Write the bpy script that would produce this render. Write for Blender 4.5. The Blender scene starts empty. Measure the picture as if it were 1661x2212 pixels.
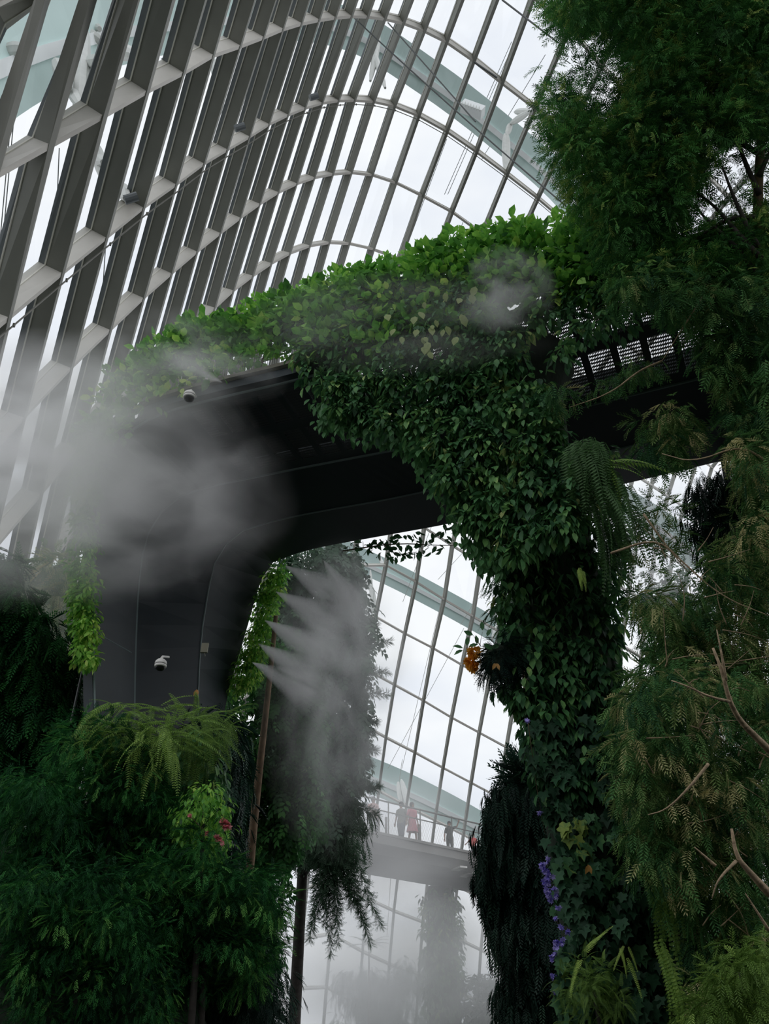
import bpy, math, random
import numpy as np
random.seed(7)
rng = np.random.default_rng(7)
C = bpy.context.scene.collection
SC = bpy.context.scene
# ------------------------------------------------------------------ camera
W_, H_ = 1661, 2212
FPX = 1916.0
PITCH = math.radians(32)
CAM = np.array([0.0, 0.0, 1.7])
cp, sp = math.cos(PITCH), math.sin(PITCH)
cd = bpy.data.cameras.new('camera'); cam = bpy.data.objects.new('camera', cd); C.objects.link(cam)
cd.sensor_fit = 'VERTICAL'; cd.sensor_height = 36.0; cd.lens = FPX/H_*36.0
cd.clip_end = 600
cam.location = CAM; cam.rotation_euler = (math.radians(90)+PITCH, 0, 0)
SC.camera = cam
SC.view_settings.view_transform = 'Standard'; SC.view_settings.look = 'None'
SC.view_settings.gamma = 1.0; SC.view_settings.exposure = 0.12; SC.view_settings.use_curve_mapping = False

def ray(px, py):
    dx = (np.asarray(px, float)-830.5)/FPX; dy = (1106-np.asarray(py, float))/FPX
    return np.stack([dx, cp-sp*dy, sp+cp*dy], -1)
def at(px, py, d):                       # a point at distance d along the optical axis
    d = np.asarray(d, float)
    return CAM + ray(px, py)*d[..., None]
def on_plane(px, py, p0, n):
    r = ray(px, py); t = ((np.asarray(p0)-CAM)@n)/(r@n)
    return CAM + r*t[..., None]
def pix(P):                              # world to pixel
    v = np.asarray(P)-CAM
    d = v[..., 1]*cp+v[..., 2]*sp
    return 830.5+FPX*v[..., 0]/d, 1106-FPX*(-v[..., 1]*sp+v[..., 2]*cp)/d, d
def nrm(v):
    v = np.asarray(v, float); return v/np.maximum(np.linalg.norm(v, axis=-1, keepdims=True), 1e-9)
def resample(poly, n):
    p = np.asarray(poly, float); s = np.r_[0, np.cumsum(np.linalg.norm(np.diff(p, axis=0), axis=1))]
    t = np.linspace(0, s[-1], n)
    return np.stack([np.interp(t, s, p[:, k]) for k in range(p.shape[1])], -1)
def smooth(p, it=2):
    p = np.asarray(p, float)
    for _ in range(it):
        q = [p[0]]
        for a, b in zip(p[:-1], p[1:]): q += [a*.75+b*.25, a*.25+b*.75]
        q.append(p[-1]); p = np.array(q)
    return p
# ------------------------------------------------------------------ materials
def base_mat(name):
    m = bpy.data.materials.new(name); m.use_nodes = True
    nt = m.node_tree; nt.nodes.clear()
    out = nt.nodes.new('ShaderNodeOutputMaterial')
    return m, nt, out
def paint(name, col, rough=.55, metal=0, var=.18, scale=3.0, bump=0.0, col2=None, stretch=None):
    m, nt, out = base_mat(name)
    b = nt.nodes.new('ShaderNodeBsdfPrincipled'); b.inputs['Roughness'].default_value = rough; b.inputs['Metallic'].default_value = metal
    tc = nt.nodes.new('ShaderNodeTexCoord'); nz = nt.nodes.new('ShaderNodeTexNoise')
    nz.inputs['Scale'].default_value = scale; nz.inputs['Detail'].default_value = 5
    if stretch:
        mp = nt.nodes.new('ShaderNodeMapping'); mp.inputs['Scale'].default_value = stretch
        nt.links.new(tc.outputs['Object'], mp.inputs['Vector']); nt.links.new(mp.outputs['Vector'], nz.inputs['Vector'])
    else: nt.links.new(tc.outputs['Object'], nz.inputs['Vector'])
    r = nt.nodes.new('ShaderNodeValToRGB')
    c1 = [c*(1-var) for c in col]; c2 = [min(1, c*(1+var)) for c in col] if col2 is None else col2
    r.color_ramp.elements[0].position = .3; r.color_ramp.elements[1].position = .72
    r.color_ramp.elements[0].color = (*c1, 1); r.color_ramp.elements[1].color = (*c2, 1)
    nt.links.new(nz.outputs['Fac'], r.inputs['Fac']); nt.links.new(r.outputs['Color'], b.inputs['Base Color'])
    if bump:
        bp = nt.nodes.new('ShaderNodeBump'); bp.inputs['Strength'].default_value = bump; bp.inputs['Distance'].default_value = .05
        nt.links.new(nz.outputs['Fac'], bp.inputs['Height']); nt.links.new(bp.outputs['Normal'], b.inputs['Normal'])
    nt.links.new(b.outputs['BSDF'], out.inputs['Surface'])
    return m
def leafmat(name, stops, transl=.35, rough=.45, spec=.3):
    m, nt, out = base_mat(name)
    at_ = nt.nodes.new('ShaderNodeAttribute'); at_.attribute_name = 'tint'
    r = nt.nodes.new('ShaderNodeValToRGB'); e = r.color_ramp.elements
    e[0].position = stops[0][0]; e[0].color = (*stops[0][1], 1); e[1].position = stops[-1][0]; e[1].color = (*stops[-1][1], 1)
    for p, c in stops[1:-1]: q = e.new(p); q.color = (*c, 1)
    nt.links.new(at_.outputs['Fac'], r.inputs['Fac'])
    b = nt.nodes.new('ShaderNodeBsdfPrincipled'); b.inputs['Roughness'].default_value = rough; b.inputs['Specular IOR Level'].default_value = spec
    nt.links.new(r.outputs['Color'], b.inputs['Base Color'])
    t = nt.nodes.new('ShaderNodeBsdfTranslucent'); nt.links.new(r.outputs['Color'], t.inputs['Color'])
    mx = nt.nodes.new('ShaderNodeMixShader'); mx.inputs[0].default_value = transl
    nt.links.new(b.outputs[0], mx.inputs[1]); nt.links.new(t.outputs[0], mx.inputs[2]); nt.links.new(mx.outputs[0], out.inputs['Surface'])
    return m
def glassmat(name):
    m, nt, out = base_mat(name)
    tr = nt.nodes.new('ShaderNodeBsdfTransparent'); tr.inputs[0].default_value = (.95, .98, .975, 1)
    g = nt.nodes.new('ShaderNodeBsdfGlossy'); g.inputs[0].default_value = (.9, .95, .94, 1); g.inputs['Roughness'].default_value = .05
    fr = nt.nodes.new('ShaderNodeFresnel'); fr.inputs[0].default_value = 1.12
    mx = nt.nodes.new('ShaderNodeMixShader')
    mx.inputs[0].default_value = .035; nt.links.new(tr.outputs[0], mx.inputs[1]); nt.links.new(g.outputs[0], mx.inputs[2])
    nt.links.new(mx.outputs[0], out.inputs['Surface'])
    return m
M = dict(
    rib=paint('grey rib paint', (.25, .255, .225), .5, 0, .06, 1.5),
    strip=paint('dark glazing strip', (.17, .19, .20), .5, 0, .06, 2),
    lip=paint('pale cover strip', (.75, .74, .66), .5, 0, .05),
    transom=paint('skylit transom tone', (.62, .60, .55), .5, 0, .05, 2),  # paler than the ribs: skylight on the transom faces put into the colour
    arch=paint('sea green arch paint', (.66, .82, .79), .6, 0, .05, .4),
    archlight=paint('pale arch web', (.9, .92, .92), .6, 0, .05, .4),
    tube=paint('pale strut paint', (.62, .63, .60), .5, 0, .06),
    cable=paint('steel cable', (.12, .13, .13), .5, .3, .1),
    rail=paint('rail steel', (.14, .14, .12), .5, .3, .1),
    glass=glassmat('dome glass'),
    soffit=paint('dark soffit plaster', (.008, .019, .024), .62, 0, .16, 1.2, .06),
    seam=paint('soffit seam', (.15, .20, .20), .6, 0, .1),
    fascia=paint('weathered fascia', (.14, .13, .10), .7, 0, .35, 9, .2),
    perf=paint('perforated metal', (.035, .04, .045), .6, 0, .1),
    concrete=paint('far bridge concrete', (.22, .215, .20), .8, 0, .12, 1.3, .1),
    bark=paint('bark', (.11, .075, .045), .9, 0, .45, 9, .6, None, (1, 1, .25)),
    redbark=paint('reddish bark', (.22, .15, .09), .9, 0, .4, 8, .6, None, (1, 1, .2)),
    darkbark=paint('dark bark', (.04, .035, .03), .9, 0, .4, 8, .5),
    palebark=paint('pale lichen bark', (.36, .27, .17), .9, 0, .35, 20, .4),
    twig=paint('twig', (.12, .09, .05), .9, 0, .3, 10),
    soil=paint('dark planting soil', (.012, .014, .010), .95, 0, .4, 3, .4),
    moss=paint('dark moss', (.02, .035, .02), .95, 0, .4, 6, .5),
    cliff=paint('planted cliff', (.10, .13, .07), .95, 0, .4, 2, .5),
    white=paint('white plastic', (.75, .74, .70), .4, 0, .04),
    black=paint('black plastic', (.01, .01, .012), .3, 0, .1),
    tag=paint('pale tag', (.42, .40, .30), .6, 0, .1),
)
LM = dict(
    hedge=leafmat('hedge leaves', [(0, (.03, .10, .03)), (.45, (.13, .38, .06)), (.75, (.32, .64, .10)), (1, (.62, .78, .18))], .42),
    vine=leafmat('vine leaves', [(0, (.02, .07, .035)), (.5, (.08, .22, .08)), (.85, (.20, .40, .12)), (1, (.50, .58, .22))], .3, .45, .25),
    pale=leafmat('pale leaves', [(0, (0.168, 0.280, 0.084)), (1, (0.588, 0.644, 0.280))], .4),
    ivy=leafmat('ivy leaves', [(0, (.012, .040, .020)), (.5, (.035, .10, .05)), (.9, (.07, .18, .07)), (1, (.22, .30, .07))], .2, .5, .15),
    fern=leafmat('fern fronds', [(0, (0.095, 0.190, 0.038)), (.6, (0.247, 0.418, 0.095)), (1, (0.494, 0.684, 0.152))], .4),
    darkfern=leafmat('dark fern fronds', [(0, (0.040, 0.100, 0.040)), (1, (0.120, 0.260, 0.080))], .35),
    bush=leafmat('feathery bush leaves', [(0, (.008, .045, .018)), (.4, (.022, .115, .035)), (.75, (.06, .26, .06)), (1, (.20, .46, .11))], .3, .6, .12),
    bamboo=leafmat('narrow tree leaves', [(0, (.02, .06, .026)), (.4, (.055, .18, .05)), (.75, (.11, .32, .075)), (1, (.38, .50, .13))], .35, .6, .15),
    cedar=leafmat('cedar sprays', [(0, (.03, .10, .045)), (.4, (.09, .24, .07)), (.7, (.22, .34, .11)), (1, (.75, .68, .36))], .35, .6, .15),
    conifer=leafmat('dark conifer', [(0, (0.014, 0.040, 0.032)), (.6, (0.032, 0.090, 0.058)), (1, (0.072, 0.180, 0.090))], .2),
    rope=leafmat('grey green needles', [(0, (0.036, 0.081, 0.045)), (.6, (0.072, 0.144, 0.081)), (1, (0.144, 0.234, 0.126))], .3),
    purple=leafmat('violet petals', [(0, (.22, .18, .72)), (1, (.55, .48, .9))], .3),
    pink=leafmat('pink petals', [(0, (.75, .16, .2)), (1, (.85, .4, .42))], .3),
    orange=leafmat('orange petals', [(0, (.75, .28, .02)), (1, (.95, .58, .10))], .3),
    dry=leafmat('dry leaf', [(0, (.35, .16, .05)), (1, (.55, .32, .08))], .3),
)
# ------------------------------------------------------------------ mesh helpers
def mesh_obj(name, V, F, mat, parent=None, tint=None, shade=False):
    me = bpy.data.meshes.new(name)
    V = np.asarray(V, np.float32)
    off = np.zeros(3)
    if isinstance(F, np.ndarray):
        n, k = F.shape
        me.vertices.add(len(V)); me.vertices.foreach_set('co', V.ravel())
        me.loops.add(n*k); me.loops.foreach_set('vertex_index', F.astype(np.int32).ravel())
        me.polygons.add(n); me.polygons.foreach_set('loop_start', np.arange(0, n*k, k, dtype=np.int32))
        me.polygons.foreach_set('loop_total', np.full(n, k, np.int32))
        me.update(calc_edges=True)
    else:
        me.from_pydata([tuple(map(float, v)) for v in V], [], [tuple(map(int, f)) for f in F]); me.update()
    if tint is not None:
        a = me.attributes.new('tint', 'FLOAT', 'FACE'); a.data.foreach_set('value', np.asarray(tint, np.float32))
    if shade: me.polygons.foreach_set('use_smooth', np.ones(len(me.polygons), bool))
    me.materials.append(mat)
    o = bpy.data.objects.new(name, me); C.objects.link(o)
    if parent: o.parent = parent; o.matrix_parent_inverse = parent.matrix_world.inverted()
    return o
def tag(o, label=None, cat=None, group=None, kind=None):
    if label: o['label'] = label
    if cat: o['category'] = cat
    if group: o['group'] = group
    if kind: o['kind'] = kind
    return o
def empty(name, loc, label=None, cat=None, group=None, kind=None):
    o = bpy.data.objects.new(name, None); C.objects.link(o); o.location = [float(x) for x in loc]
    o.empty_display_size = .3
    bpy.context.view_layer.update() if False else None
    from mathutils import Matrix
    o.matrix_world = Matrix.Translation(o.location)
    return tag(o, label, cat, group, kind)
class MB:
    def __init__(s): s.v = []; s.f = []
    def add(s, V, F):
        b = len(s.v); s.v += [tuple(map(float, x)) for x in V]; s.f += [tuple(i+b for i in f) for f in F]
    def box(s, c, e, ax=None):
        c = np.asarray(c, float); ax = np.eye(3) if ax is None else np.asarray(ax, float)
        V = [c+ax[0]*e[0]*x/2+ax[1]*e[1]*y/2+ax[2]*e[2]*z/2 for x in (-1, 1) for y in (-1, 1) for z in (-1, 1)]
        s.add(V, [(0, 1, 3, 2), (4, 6, 7, 5), (0, 4, 5, 1), (2, 3, 7, 6), (0, 2, 6, 4), (1, 5, 7, 3)])
    def sweep(s, pts, offs, close=True, caps=True):
        """offs: per point list of ring vectors (n,k,3)"""
        pts = np.asarray(pts, float); R = pts[:, None, :]+offs; n, k = R.shape[:2]
        F = []
        for i in range(n-1):
            for j in range(k if close else k-1):
                a = i*k+j; b = i*k+(j+1) % k
                F.append((a, b, b+k, a+k))
        if caps: F += [tuple(range(k))[::-1], tuple((n-1)*k+j for j in range(k))]
        s.add(R.reshape(-1, 3), F)
    def tube(s, pts, rad, k=8):
        pts = np.asarray(pts, float); n = len(pts); rad = np.broadcast_to(np.asarray(rad, float), (n,))
        t = nrm(np.gradient(pts, axis=0)); up = np.array([.13, .31, .94])
        a = nrm(np.cross(t, up)); b = np.cross(t, a)
        an = np.linspace(0, 2*math.pi, k, endpoint=False)
        offs = rad[:, None, None]*(a[:, None, :]*np.cos(an)[None, :, None]+b[:, None, :]*np.sin(an)[None, :, None])
        s.sweep(pts, offs)
    def obj(s, name, mat, parent=None, shade=False): return mesh_obj(name, s.v, s.f, mat, parent, None, shade)
def lathe(prof, k=20, axis=None, origin=(0, 0, 0)):
    V = []; F = []; n = len(prof)
    for r, z in prof:
        for j in range(k):
            a = 2*math.pi*j/k; V.append(np.array([r*math.cos(a), r*math.sin(a), z])+np.asarray(origin))
    for i in range(n-1):
        for j in range(k):
            a = i*k+j; b = i*k+(j+1) % k; F.append((a, b, b+k, a+k))
    return V, F
# ------------------------------------------------------------------ world
w = bpy.data.worlds.new('overcast sky'); SC.world = w; w.use_nodes = True
nt = w.node_tree; nt.nodes.clear()
wo = nt.nodes.new('ShaderNodeOutputWorld'); bg = nt.nodes.new('ShaderNodeBackground')
tc = nt.nodes.new('ShaderNodeTexCoord'); mp = nt.nodes.new('ShaderNodeMapping'); mp.inputs['Scale'].default_value = (1, 1, 3.5)
nz = nt.nodes.new('ShaderNodeTexNoise'); nz.inputs['Scale'].default_value = 4; nz.inputs['Detail'].default_value = 6
cr = nt.nodes.new('ShaderNodeValToRGB')
cr.color_ramp.elements[0].position = .34; cr.color_ramp.elements[0].color = (.76, .78, .85, 1)
cr.color_ramp.elements[1].position = .6; cr.color_ramp.elements[1].color = (.88, .88, .91, 1)
nt.links.new(tc.outputs['Generated'], mp.inputs['Vector']); nt.links.new(mp.outputs['Vector'], nz.inputs['Vector'])
nt.links.new(nz.outputs['Fac'], cr.inputs['Fac']); nt.links.new(cr.outputs['Color'], bg.inputs['Color'])
bg.inputs['Strength'].default_value = 1.08
nt.links.new(bg.outputs[0], wo.inputs[0])
w.cycles.sampling_method = 'MANUAL' if hasattr(w, 'cycles') and False else w.cycles.sampling_method

# ------------------------------------------------------------------ glass dome shell
R1 = [(112,315),(228,252),(320,200),(398,160),(462,122),(520,102),(570,83),(612,65),(652,53),(690,45),(725,40),(760,37),(795,38),(832,43),(872,52),(917,69),(965,93),(1024,134),(1085,182),(1157,237),(1225,302),(1297,368),(1370,440)]
R2 = [(22,688),(137,592),(232,515),(312,450),(382,400),(442,355),(492,325),(540,297),(582,270),(623,250),(660,235),(697,224),(732,219),(767,218),(808,221),(853,231),(905,252),(966,286),(1030,330),(1096,379),(1163,431),(1230,488),(1299,552)]
R3 = [(-60,1035),(54,904),(156,796),(240,714),(312,645),(372,592),(427,545),(477,505),(520,472),(562,442),(602,417),(642,398),(680,385),(720,377),(760,374),(805,379),(856,396),(914,425),(978,460),(1044,508),(1108,554),(1172,602),(1237,655)]
R4 = [(-140,1370),(-18,1197),(91,1068),(172,968),(245,882),(307,818),(365,762),(417,712),(465,666),(505,629),(547,597),(587,570),(627,548),(670,532),(712,525),(755,527),(808,539),(868,561),(930,592),(996,630),(1058,670),(1120,712),(1182,757)]
rows = [np.array(r, float) for r in (R1, R2, R3, R4)]
NR = 23
sp12 = np.linalg.norm(rows[0]-rows[1], axis=1); sp23 = np.linalg.norm(rows[1]-rows[2], axis=1); sp34 = np.linalg.norm(rows[2]-rows[3], axis=1)
def sm(a):
    x = np.arange(len(a)); return np.polyval(np.polyfit(x, a, 5), x)
sp12, sp23, sp34 = sm(1/sp12), sm(1/sp23), sm(1/sp34)
K = 7700.0
dep = [K*(sp12-(sp23-sp12)*.5), K*(sp12+sp23)/2, K*(sp23+sp34)/2, K*(sp34+(sp34-sp23)*.5)]
G = [at(r[:, 0], r[:, 1], d) for r, d in zip(rows, dep)]          # 4 rows of world nodes
# lower rows
low = []; p = rows[3].copy(); st = rows[3]-rows[2]; d = dep[3].copy()
tgt = {19: [(836,1222),(813,1334),(790,1447),(771,1560),(754,1675),(739,1790),(727,1905),(716,2020),(706,2135),(697,2250)],
       20: [(901,1258),(876,1370),(853,1481),(834,1595),(818,1710),(805,1826),(793,1943),(783,2058),(774,2173),(766,2288)],
       21: [(962,1296),(937,1401),(916,1515),(897,1627),(878,1742),(864,1857),(851,1970),(841,2085),(832,2200),(825,2312)],
       22: [(1024,1332),(1000,1437),(977,1551),(958,1660),(940,1773),(926,1885),(914,1994),(905,2107),(898,2220),(892,2330)]}
for k in range(15):
    st = st*np.array([.88, .985]); p = p+st
    q = p.copy()
    for j, lst in tgt.items():
        if k >= 4 and k-4 < len(lst): q[j] = lst[k-4]
        elif k < 4: q[j] = rows[3][j]+(np.array(lst[0])-rows[3][j])*np.array([1-(1-(k+1)/5)**1.35, (k+1)/5])
        elif k-4 >= len(lst): q[j] = np.array(lst[-1])+np.array([-8, 112])*(k-4-len(lst)+1)
    dd = d+(66-d)*min(1, (k+1)/9)*np.clip((np.arange(NR)-10)/9, 0, 1)+ (k+1)*.5*np.clip((10-np.arange(NR))/10, 0, 1)
    low.append(at(q[:, 0], q[:, 1], dd))
up = [2*G[0]-G[1]]; up.append(2*up[0]-G[0])
up[1] += np.array([.2, -.2, -.3])
N = np.array(up[::-1]+G+low)                                      # (rows, ribs, 3): row index 2 is the first full arc
# keep the dome above the ground
def extcol(N, left, right):
    cols = [N[:, j] for j in range(N.shape[1])]
    stepR = (cols[-1]-cols[-4])/3
    stepL = (cols[0]-cols[1]); stepL[:] = stepL*.5+(cols[1]-cols[2])*.5
    k = np.array([0, .15, .5, .15, 0]); stepR = np.stack([np.convolve(np.pad(stepR[:, c], 2, 'edge'), np.array([.15, .2, .3, .2, .15]), 'valid') for c in range(3)], 1)
    for _ in range(right):
        c = cols[-1]+stepR; cols.append(c)
    for _ in range(left):
        c = cols[0]+stepL; cols.insert(0, c)
    return np.stack(cols, 1)
N = extcol(N, 3, 9)
nrow, ncol = N.shape[:2]
tr_ = nrm(np.gradient(N, axis=0)); tc_ = nrm(np.gradient(N, axis=1))
NO = nrm(np.cross(tr_, tc_)); sgn = np.sign(np.einsum('ijk,ijk->ij', NO, N-CAM)); NO *= sgn[..., None]
window = empty('window_1', (0, 45, 0), kind='structure')
D1, D2 = .42, .62
DS = np.interp(np.arange(ncol), [3, 9, 14, 24], [1.12, .95, .85, .6])
for j in range(ncol):
    P = N[:, j]; n = NO[:, j]*DS[j]; t = tr_[:, j]; b = nrm(np.cross(t, n))
    def sec(w0, a, c):
        return np.stack([b*w0/2+n*a, -b*w0/2+n*a, -b*w0/2+n*c, b*w0/2+n*c], 1)
    m = MB(); m.sweep(P, sec(.17, 0, D1)); rib = m.obj('rib', M['rib'], window)
    m = MB(); m.sweep(P, sec(.11, D1+.035, D2)); m.obj('glazing_strip', M['strip'], rib)
    m = MB(); m.sweep(P, sec(.21, D1, D1+.035)); m.obj('cover_strip', M['lip'], rib)
for i in range(nrow):
    P = N[i]; n = NO[i]*DS[:, None]; t = tc_[i]; b = nrm(np.cross(t, n))
    def sec(w0, a, c):
        return np.stack([b*w0/2+n*a, -b*w0/2+n*a, -b*w0/2+n*c, b*w0/2+n*c], 1)
    m = MB(); m.sweep(P, sec(.13, .02, D1)); tr = m.obj('transom', M['transom'], window)
    m = MB(); m.sweep(P, sec(.09, D1+.03, D2)); m.obj('glazing_strip', M['transom'], tr)
    m = MB(); m.sweep(P, sec(.17, D1, D1+.03)); m.obj('cover_strip', M['lip'], tr)
V = (N+NO*(D2-.03)).reshape(-1, 3); F = []
for i in range(nrow-1):
    for j in range(ncol-1):
        a = i*ncol+j; F.append((a, a+1, a+1+ncol, a+ncol))
mesh_obj('glass_pane', V, F, M['glass'], window)
# hanging light rail under two arcs (thin wash pipe)
m = MB()
for i in (3, 6):
    P = N[i]-NO[i]*.12+tr_[i]*.12
    m.tube(P[:26], .022, 5)
    for q in P[2:24]: m.box(q, (.05, .05, .1))
m.obj('wash_pipe', M['rail'], window)

# thin bracing wires just outside the panes
def wire(name, pts, r, label, cat, mat='cable', group=None):
    m = MB(); m.tube(pts, r, 5); return tag(m.obj(name, M[mat]), label, cat, group)
# ------------------------------------------------------------------ outer arches beyond the glass
def arch(name, pxs, ds, wid, label, tubes=True):
    """pxs: centreline pixels, ds depths; builds two flanges and a pale web, then struts"""
    P = at(np.array([p[0] for p in pxs]), np.array([p[1] for p in pxs]), np.array(ds, float))
    P = resample(smooth(P, 2), 40)
    t = nrm(np.gradient(P, axis=0)); view = nrm(P-CAM); s = nrm(np.cross(t, view)); v = nrm(np.cross(s, t))
    wid = np.interp(np.linspace(0, 1, 40), np.linspace(0, 1, len(wid)), wid)
    e = empty(name, P[20], label, 'arch', 'steel arches outside the dome')
    def slab(a, b, z0, z1):
        return np.stack([s*(wid*a)[:, None]+v*z0, s*(wid*b)[:, None]+v*z0, s*(wid*b)[:, None]+v*z1, s*(wid*a)[:, None]+v*z1], 1)
    m = MB(); m.sweep(P, slab(-.5, -.15, 0, .5)); m.obj('flange', M['arch'], e)
    m = MB(); m.sweep(P, slab(.0, .5, 0, .5)); m.obj('flange', M['arch'], e)
    m = MB(); m.sweep(P, slab(-.15, .0, -.15, 1.2)); m.obj('web', M['archlight'], e)
    return e, P
aA, PA = arch('outer_arch', [(-90,165),(20,120),(140,82),(260,58),(400,42),(540,32),(680,40),(790,75),(900,150),(1000,220),(1100,302),(1185,372),(1260,450),(1330,530)],
     [30,34,38,42,46,50,54,57,60,61,62,62,61,60], [4.0,3.2,2.6,2.3,2.3,2.3], 'sea green steel arch crossing the upper panes of the dome, outside the glass')
aB, PB = arch('outer_arch', [(560,1110),(700,1175),(790,1215),(860,1247),(930,1284),(1000,1322),(1070,1362),(1200,1440)], [80]*8, [2.4,2.2,2.1,2.0], 'pale grey arch outside the glass seen just below the portal beam')
aC, PC = arch('outer_arch', [(640,1620),(760,1660),(850,1694),(940,1736),(1030,1782),(1130,1838)], [84]*6, [3.6,3.2,2.9,2.3], 'pale blue grey arch outside the glass behind the people on the far bridge')
aD, PD = arch('outer_arch', [(1280,1050),(1350,1090),(1400,1120),(1460,1160),(1530,1210)], [74]*5, [2.6,2.6], 'short stretch of sea green arch glimpsed through the gap beside the fern column')
def struts(name, segs, label, r=.13, mat='tube'):
    m = None; e = empty(name, at(segs[0][0][0], segs[0][0][1], segs[0][0][2]), label, 'strut', 'struts between dome and arches')
    for a, b in segs:
        p, q = at(*[float(x) for x in a]), at(*[float(x) for x in b]); n = 9; u = np.linspace(0, 1, n)
        m = MB(); m.tube(p+(q-p)*u[:, None], r*(.35+.65*np.sin(u*math.pi)**.6), 8); m.obj('tapered_tube', M[mat], e)
    return e
struts('support_strut', [((1145,240,53),(1112,242,60)), ((1145,240,53),(1102,268,60)), ((1102,268,60),(1096,290,58)), ((1096,290,58),(1094,374,55)), ((1090,290,58),(1093,374,55))], 'white forked strut by the arch near the conifer', .22)
struts('support_strut', [((150,190,30),(120,130,36)), ((60,105,34),(5,110,34)), ((168,292,28),(185,62,40)), ((215,62,40),(183,60,42)), ((220,90,40),(180,68,40)), ((175,140,38),(250,128,30)), ((250,110,38),(292,118,30))], 'pale tube cluster behind the upper left ribs', .3)
struts('support_strut', [((175,230,28),(152,190,34)), ((225,385,26),(205,310,32)), ((272,428,24),(262,400,34)), ((222,350,26),(208,345,32))], 'tapered tubes crossing panes left of centre', .22)
struts('support_strut', [((470,185,40),(458,120,48)), ((484,245,36),(462,200,44)), ((430,80,44),(445,40,52))], 'short slanting tubes behind the ribs at mid left', .2)
struts('support_strut', [((775,170,52),(820,75,58)), ((800,175,52),(820,75,58)), ((832,190,50),(800,90,58))], 'pair of pale tubes rising to the arch crown', .2)
struts('support_strut', [((806,1270,72),(812,1335,68)), ((800,1232,74),(804,1330,68)), ((818,1200,74),(830,1226,70)), ((1075,1345,74),(1062,1385,70))], 'slim vertical tubes under the arch next to the weeping tree', .16)
struts('support_strut', [((867,1685,76),(884,1748,70)), ((860,1690,76),(868,1740,72))], 'white tapered strut above the pair on the far bridge', .26)
m = MB(); c = at(1021, 236, 57.0); e = empty('maintenance_box', c, 'small ribbed service box clipped under the arch outside the panes', 'box')
m.box(c, (1.5, .7, .55), [nrm(np.array([.85, 0, -.52])), np.array([0, 1, 0]), nrm(np.array([.52, 0, .85]))]); m.obj('body', M['archlight'], e)
m = MB()
for k in range(-3, 4): m.box(c+nrm(np.array([.85, 0, -.52]))*k*.2+np.array([-.15, -.4, -.25]), (.04, .08, .4))
m.obj('rib', M['tube'], e)
def wpx(name, a, b, r, label, cat='cable', mat='cable', group=None, sag=0, n=12):
    p, q = at(*[float(x) for x in a]), at(*[float(x) for x in b]); u = np.linspace(0, 1, n)[:, None]
    P = p+(q-p)*u; P[:, 2] -= (sag*4*u*(1-u))[:, 0]
    return wire(name, P, r, label, cat, mat, group)
wpx('stay_cable', (762,36,38), (1245,464,34), .03, 'long dark stay cable running from the dome crown down to the hedge', sag=.2)
wpx('stay_cable', (838,49,40), (1027,263,36), .03, 'short stay cable joining the long one below the crown')
wpx('stay_cable', (1024,134,44), (1074,168,44), .05, 'short dark cable beside the upper right node', 'cable')
wpx('stay_cable', (1085,0,36), (1205,92,40), .04, 'dark cable crossing the top right pane beside the tree')
br = [((1105,90,60),(960,420,64)),((1178,118,60),(1040,345,64)),((1112,88,60),(967,420,64)),((965,300,62),(850,610,66)),((1000,480,62),(985,520,64)),((590,20,56),(560,110,56)),((30,190,36),(0,520,36)),((36,190,36),(6,520,36)),((128,320,36),(122,470,36)),((240,340,38),(205,900,40)),
      ((967,1239,76),(868,1660,80)),((1002,1357,76),(838,1660,80)),((1060,1240,76),(995,1350,78)),((1040,1150,76),(946,1252,78)),((869,1640,80),(862,1690,80)),((845,1880,74),(836,2020,74)),((965,1050,70),(870,1300,76))]
for k, (a, b) in enumerate(br):
    wpx('bracing_wire', a, b, .022, 'hair thin bracing wire outside the panes', 'wire', 'tube' if k > 9 else 'cable', 'bracing wires outside the panes')
# bearing knuckles where struts meet ribs
for x, y, d, lb in [(366,133,24,'small dark bearing knuckle at a rib above the third row of transoms'), (283,428,24,'dark bearing knuckle at the left rib, middle row'), (590,46,33,'bearing knuckle near the crown on the left side'), (518,275,31,'bearing knuckle halfway along the second row'), (678,209,36,'bearing knuckle on the second row near the crown')]:
    m = MB(); p = at(float(x), float(y), d); m.tube([p+np.array([-.16, 0, -.08]), p+np.array([.0, 0, 0]), p+np.array([.16, 0, .08])], .13, 12); tag(m.obj('bearing_knuckle', M['strip']), lb, 'bracket')

# ------------------------------------------------------------------ portal bridge
U = np.array([.911, -.411, 0.]); Wn = np.array([.411, .911, 0.]); P0 = np.array([-2.4, 9.8, 0.])
WID = 4.7
def rail_at(f, pts): 
    a = np.array(pts, float); return on_plane(a[:, 0], a[:, 1], P0+Wn*WID*f, Wn)
RN = dict(near=(0., [(222,1760),(208,1640),(200,1540),(198,1300),(203,1130),(215,1025)], [(250,950),(330,893),(460,858),(650,815),(870,752),(1100,682),(1320,603),(1500,555),(1661,515),(1960,425)]),
          g1=(.47, [(292,1760),(290,1640),(290,1450),(299,1230),(318,1150),(345,1105)], [(390,1070),(450,1050),(560,1028),(700,1000),(850,972),(1000,940),(1500,820),(1661,778),(1960,700)]),
          g2=(.73, [(425,1760),(425,1640),(430,1400),(450,1270),(462,1215),(485,1175)], [(525,1145),(600,1122),(700,1102),(830,1080),(960,1052),(1130,1018),(1500,930),(1661,890),(1960,818)]),
          far=(1., [(460,1760),(468,1640),(490,1500),(530,1370),(560,1262),(572,1235)], [(590,1215),(640,1195),(700,1180),(830,1157),(980,1130),(1200,1080),(1500,1010),(1661,970),(1960,897)]))
NPI, NDK = 14, 56
R3d = {}
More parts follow.
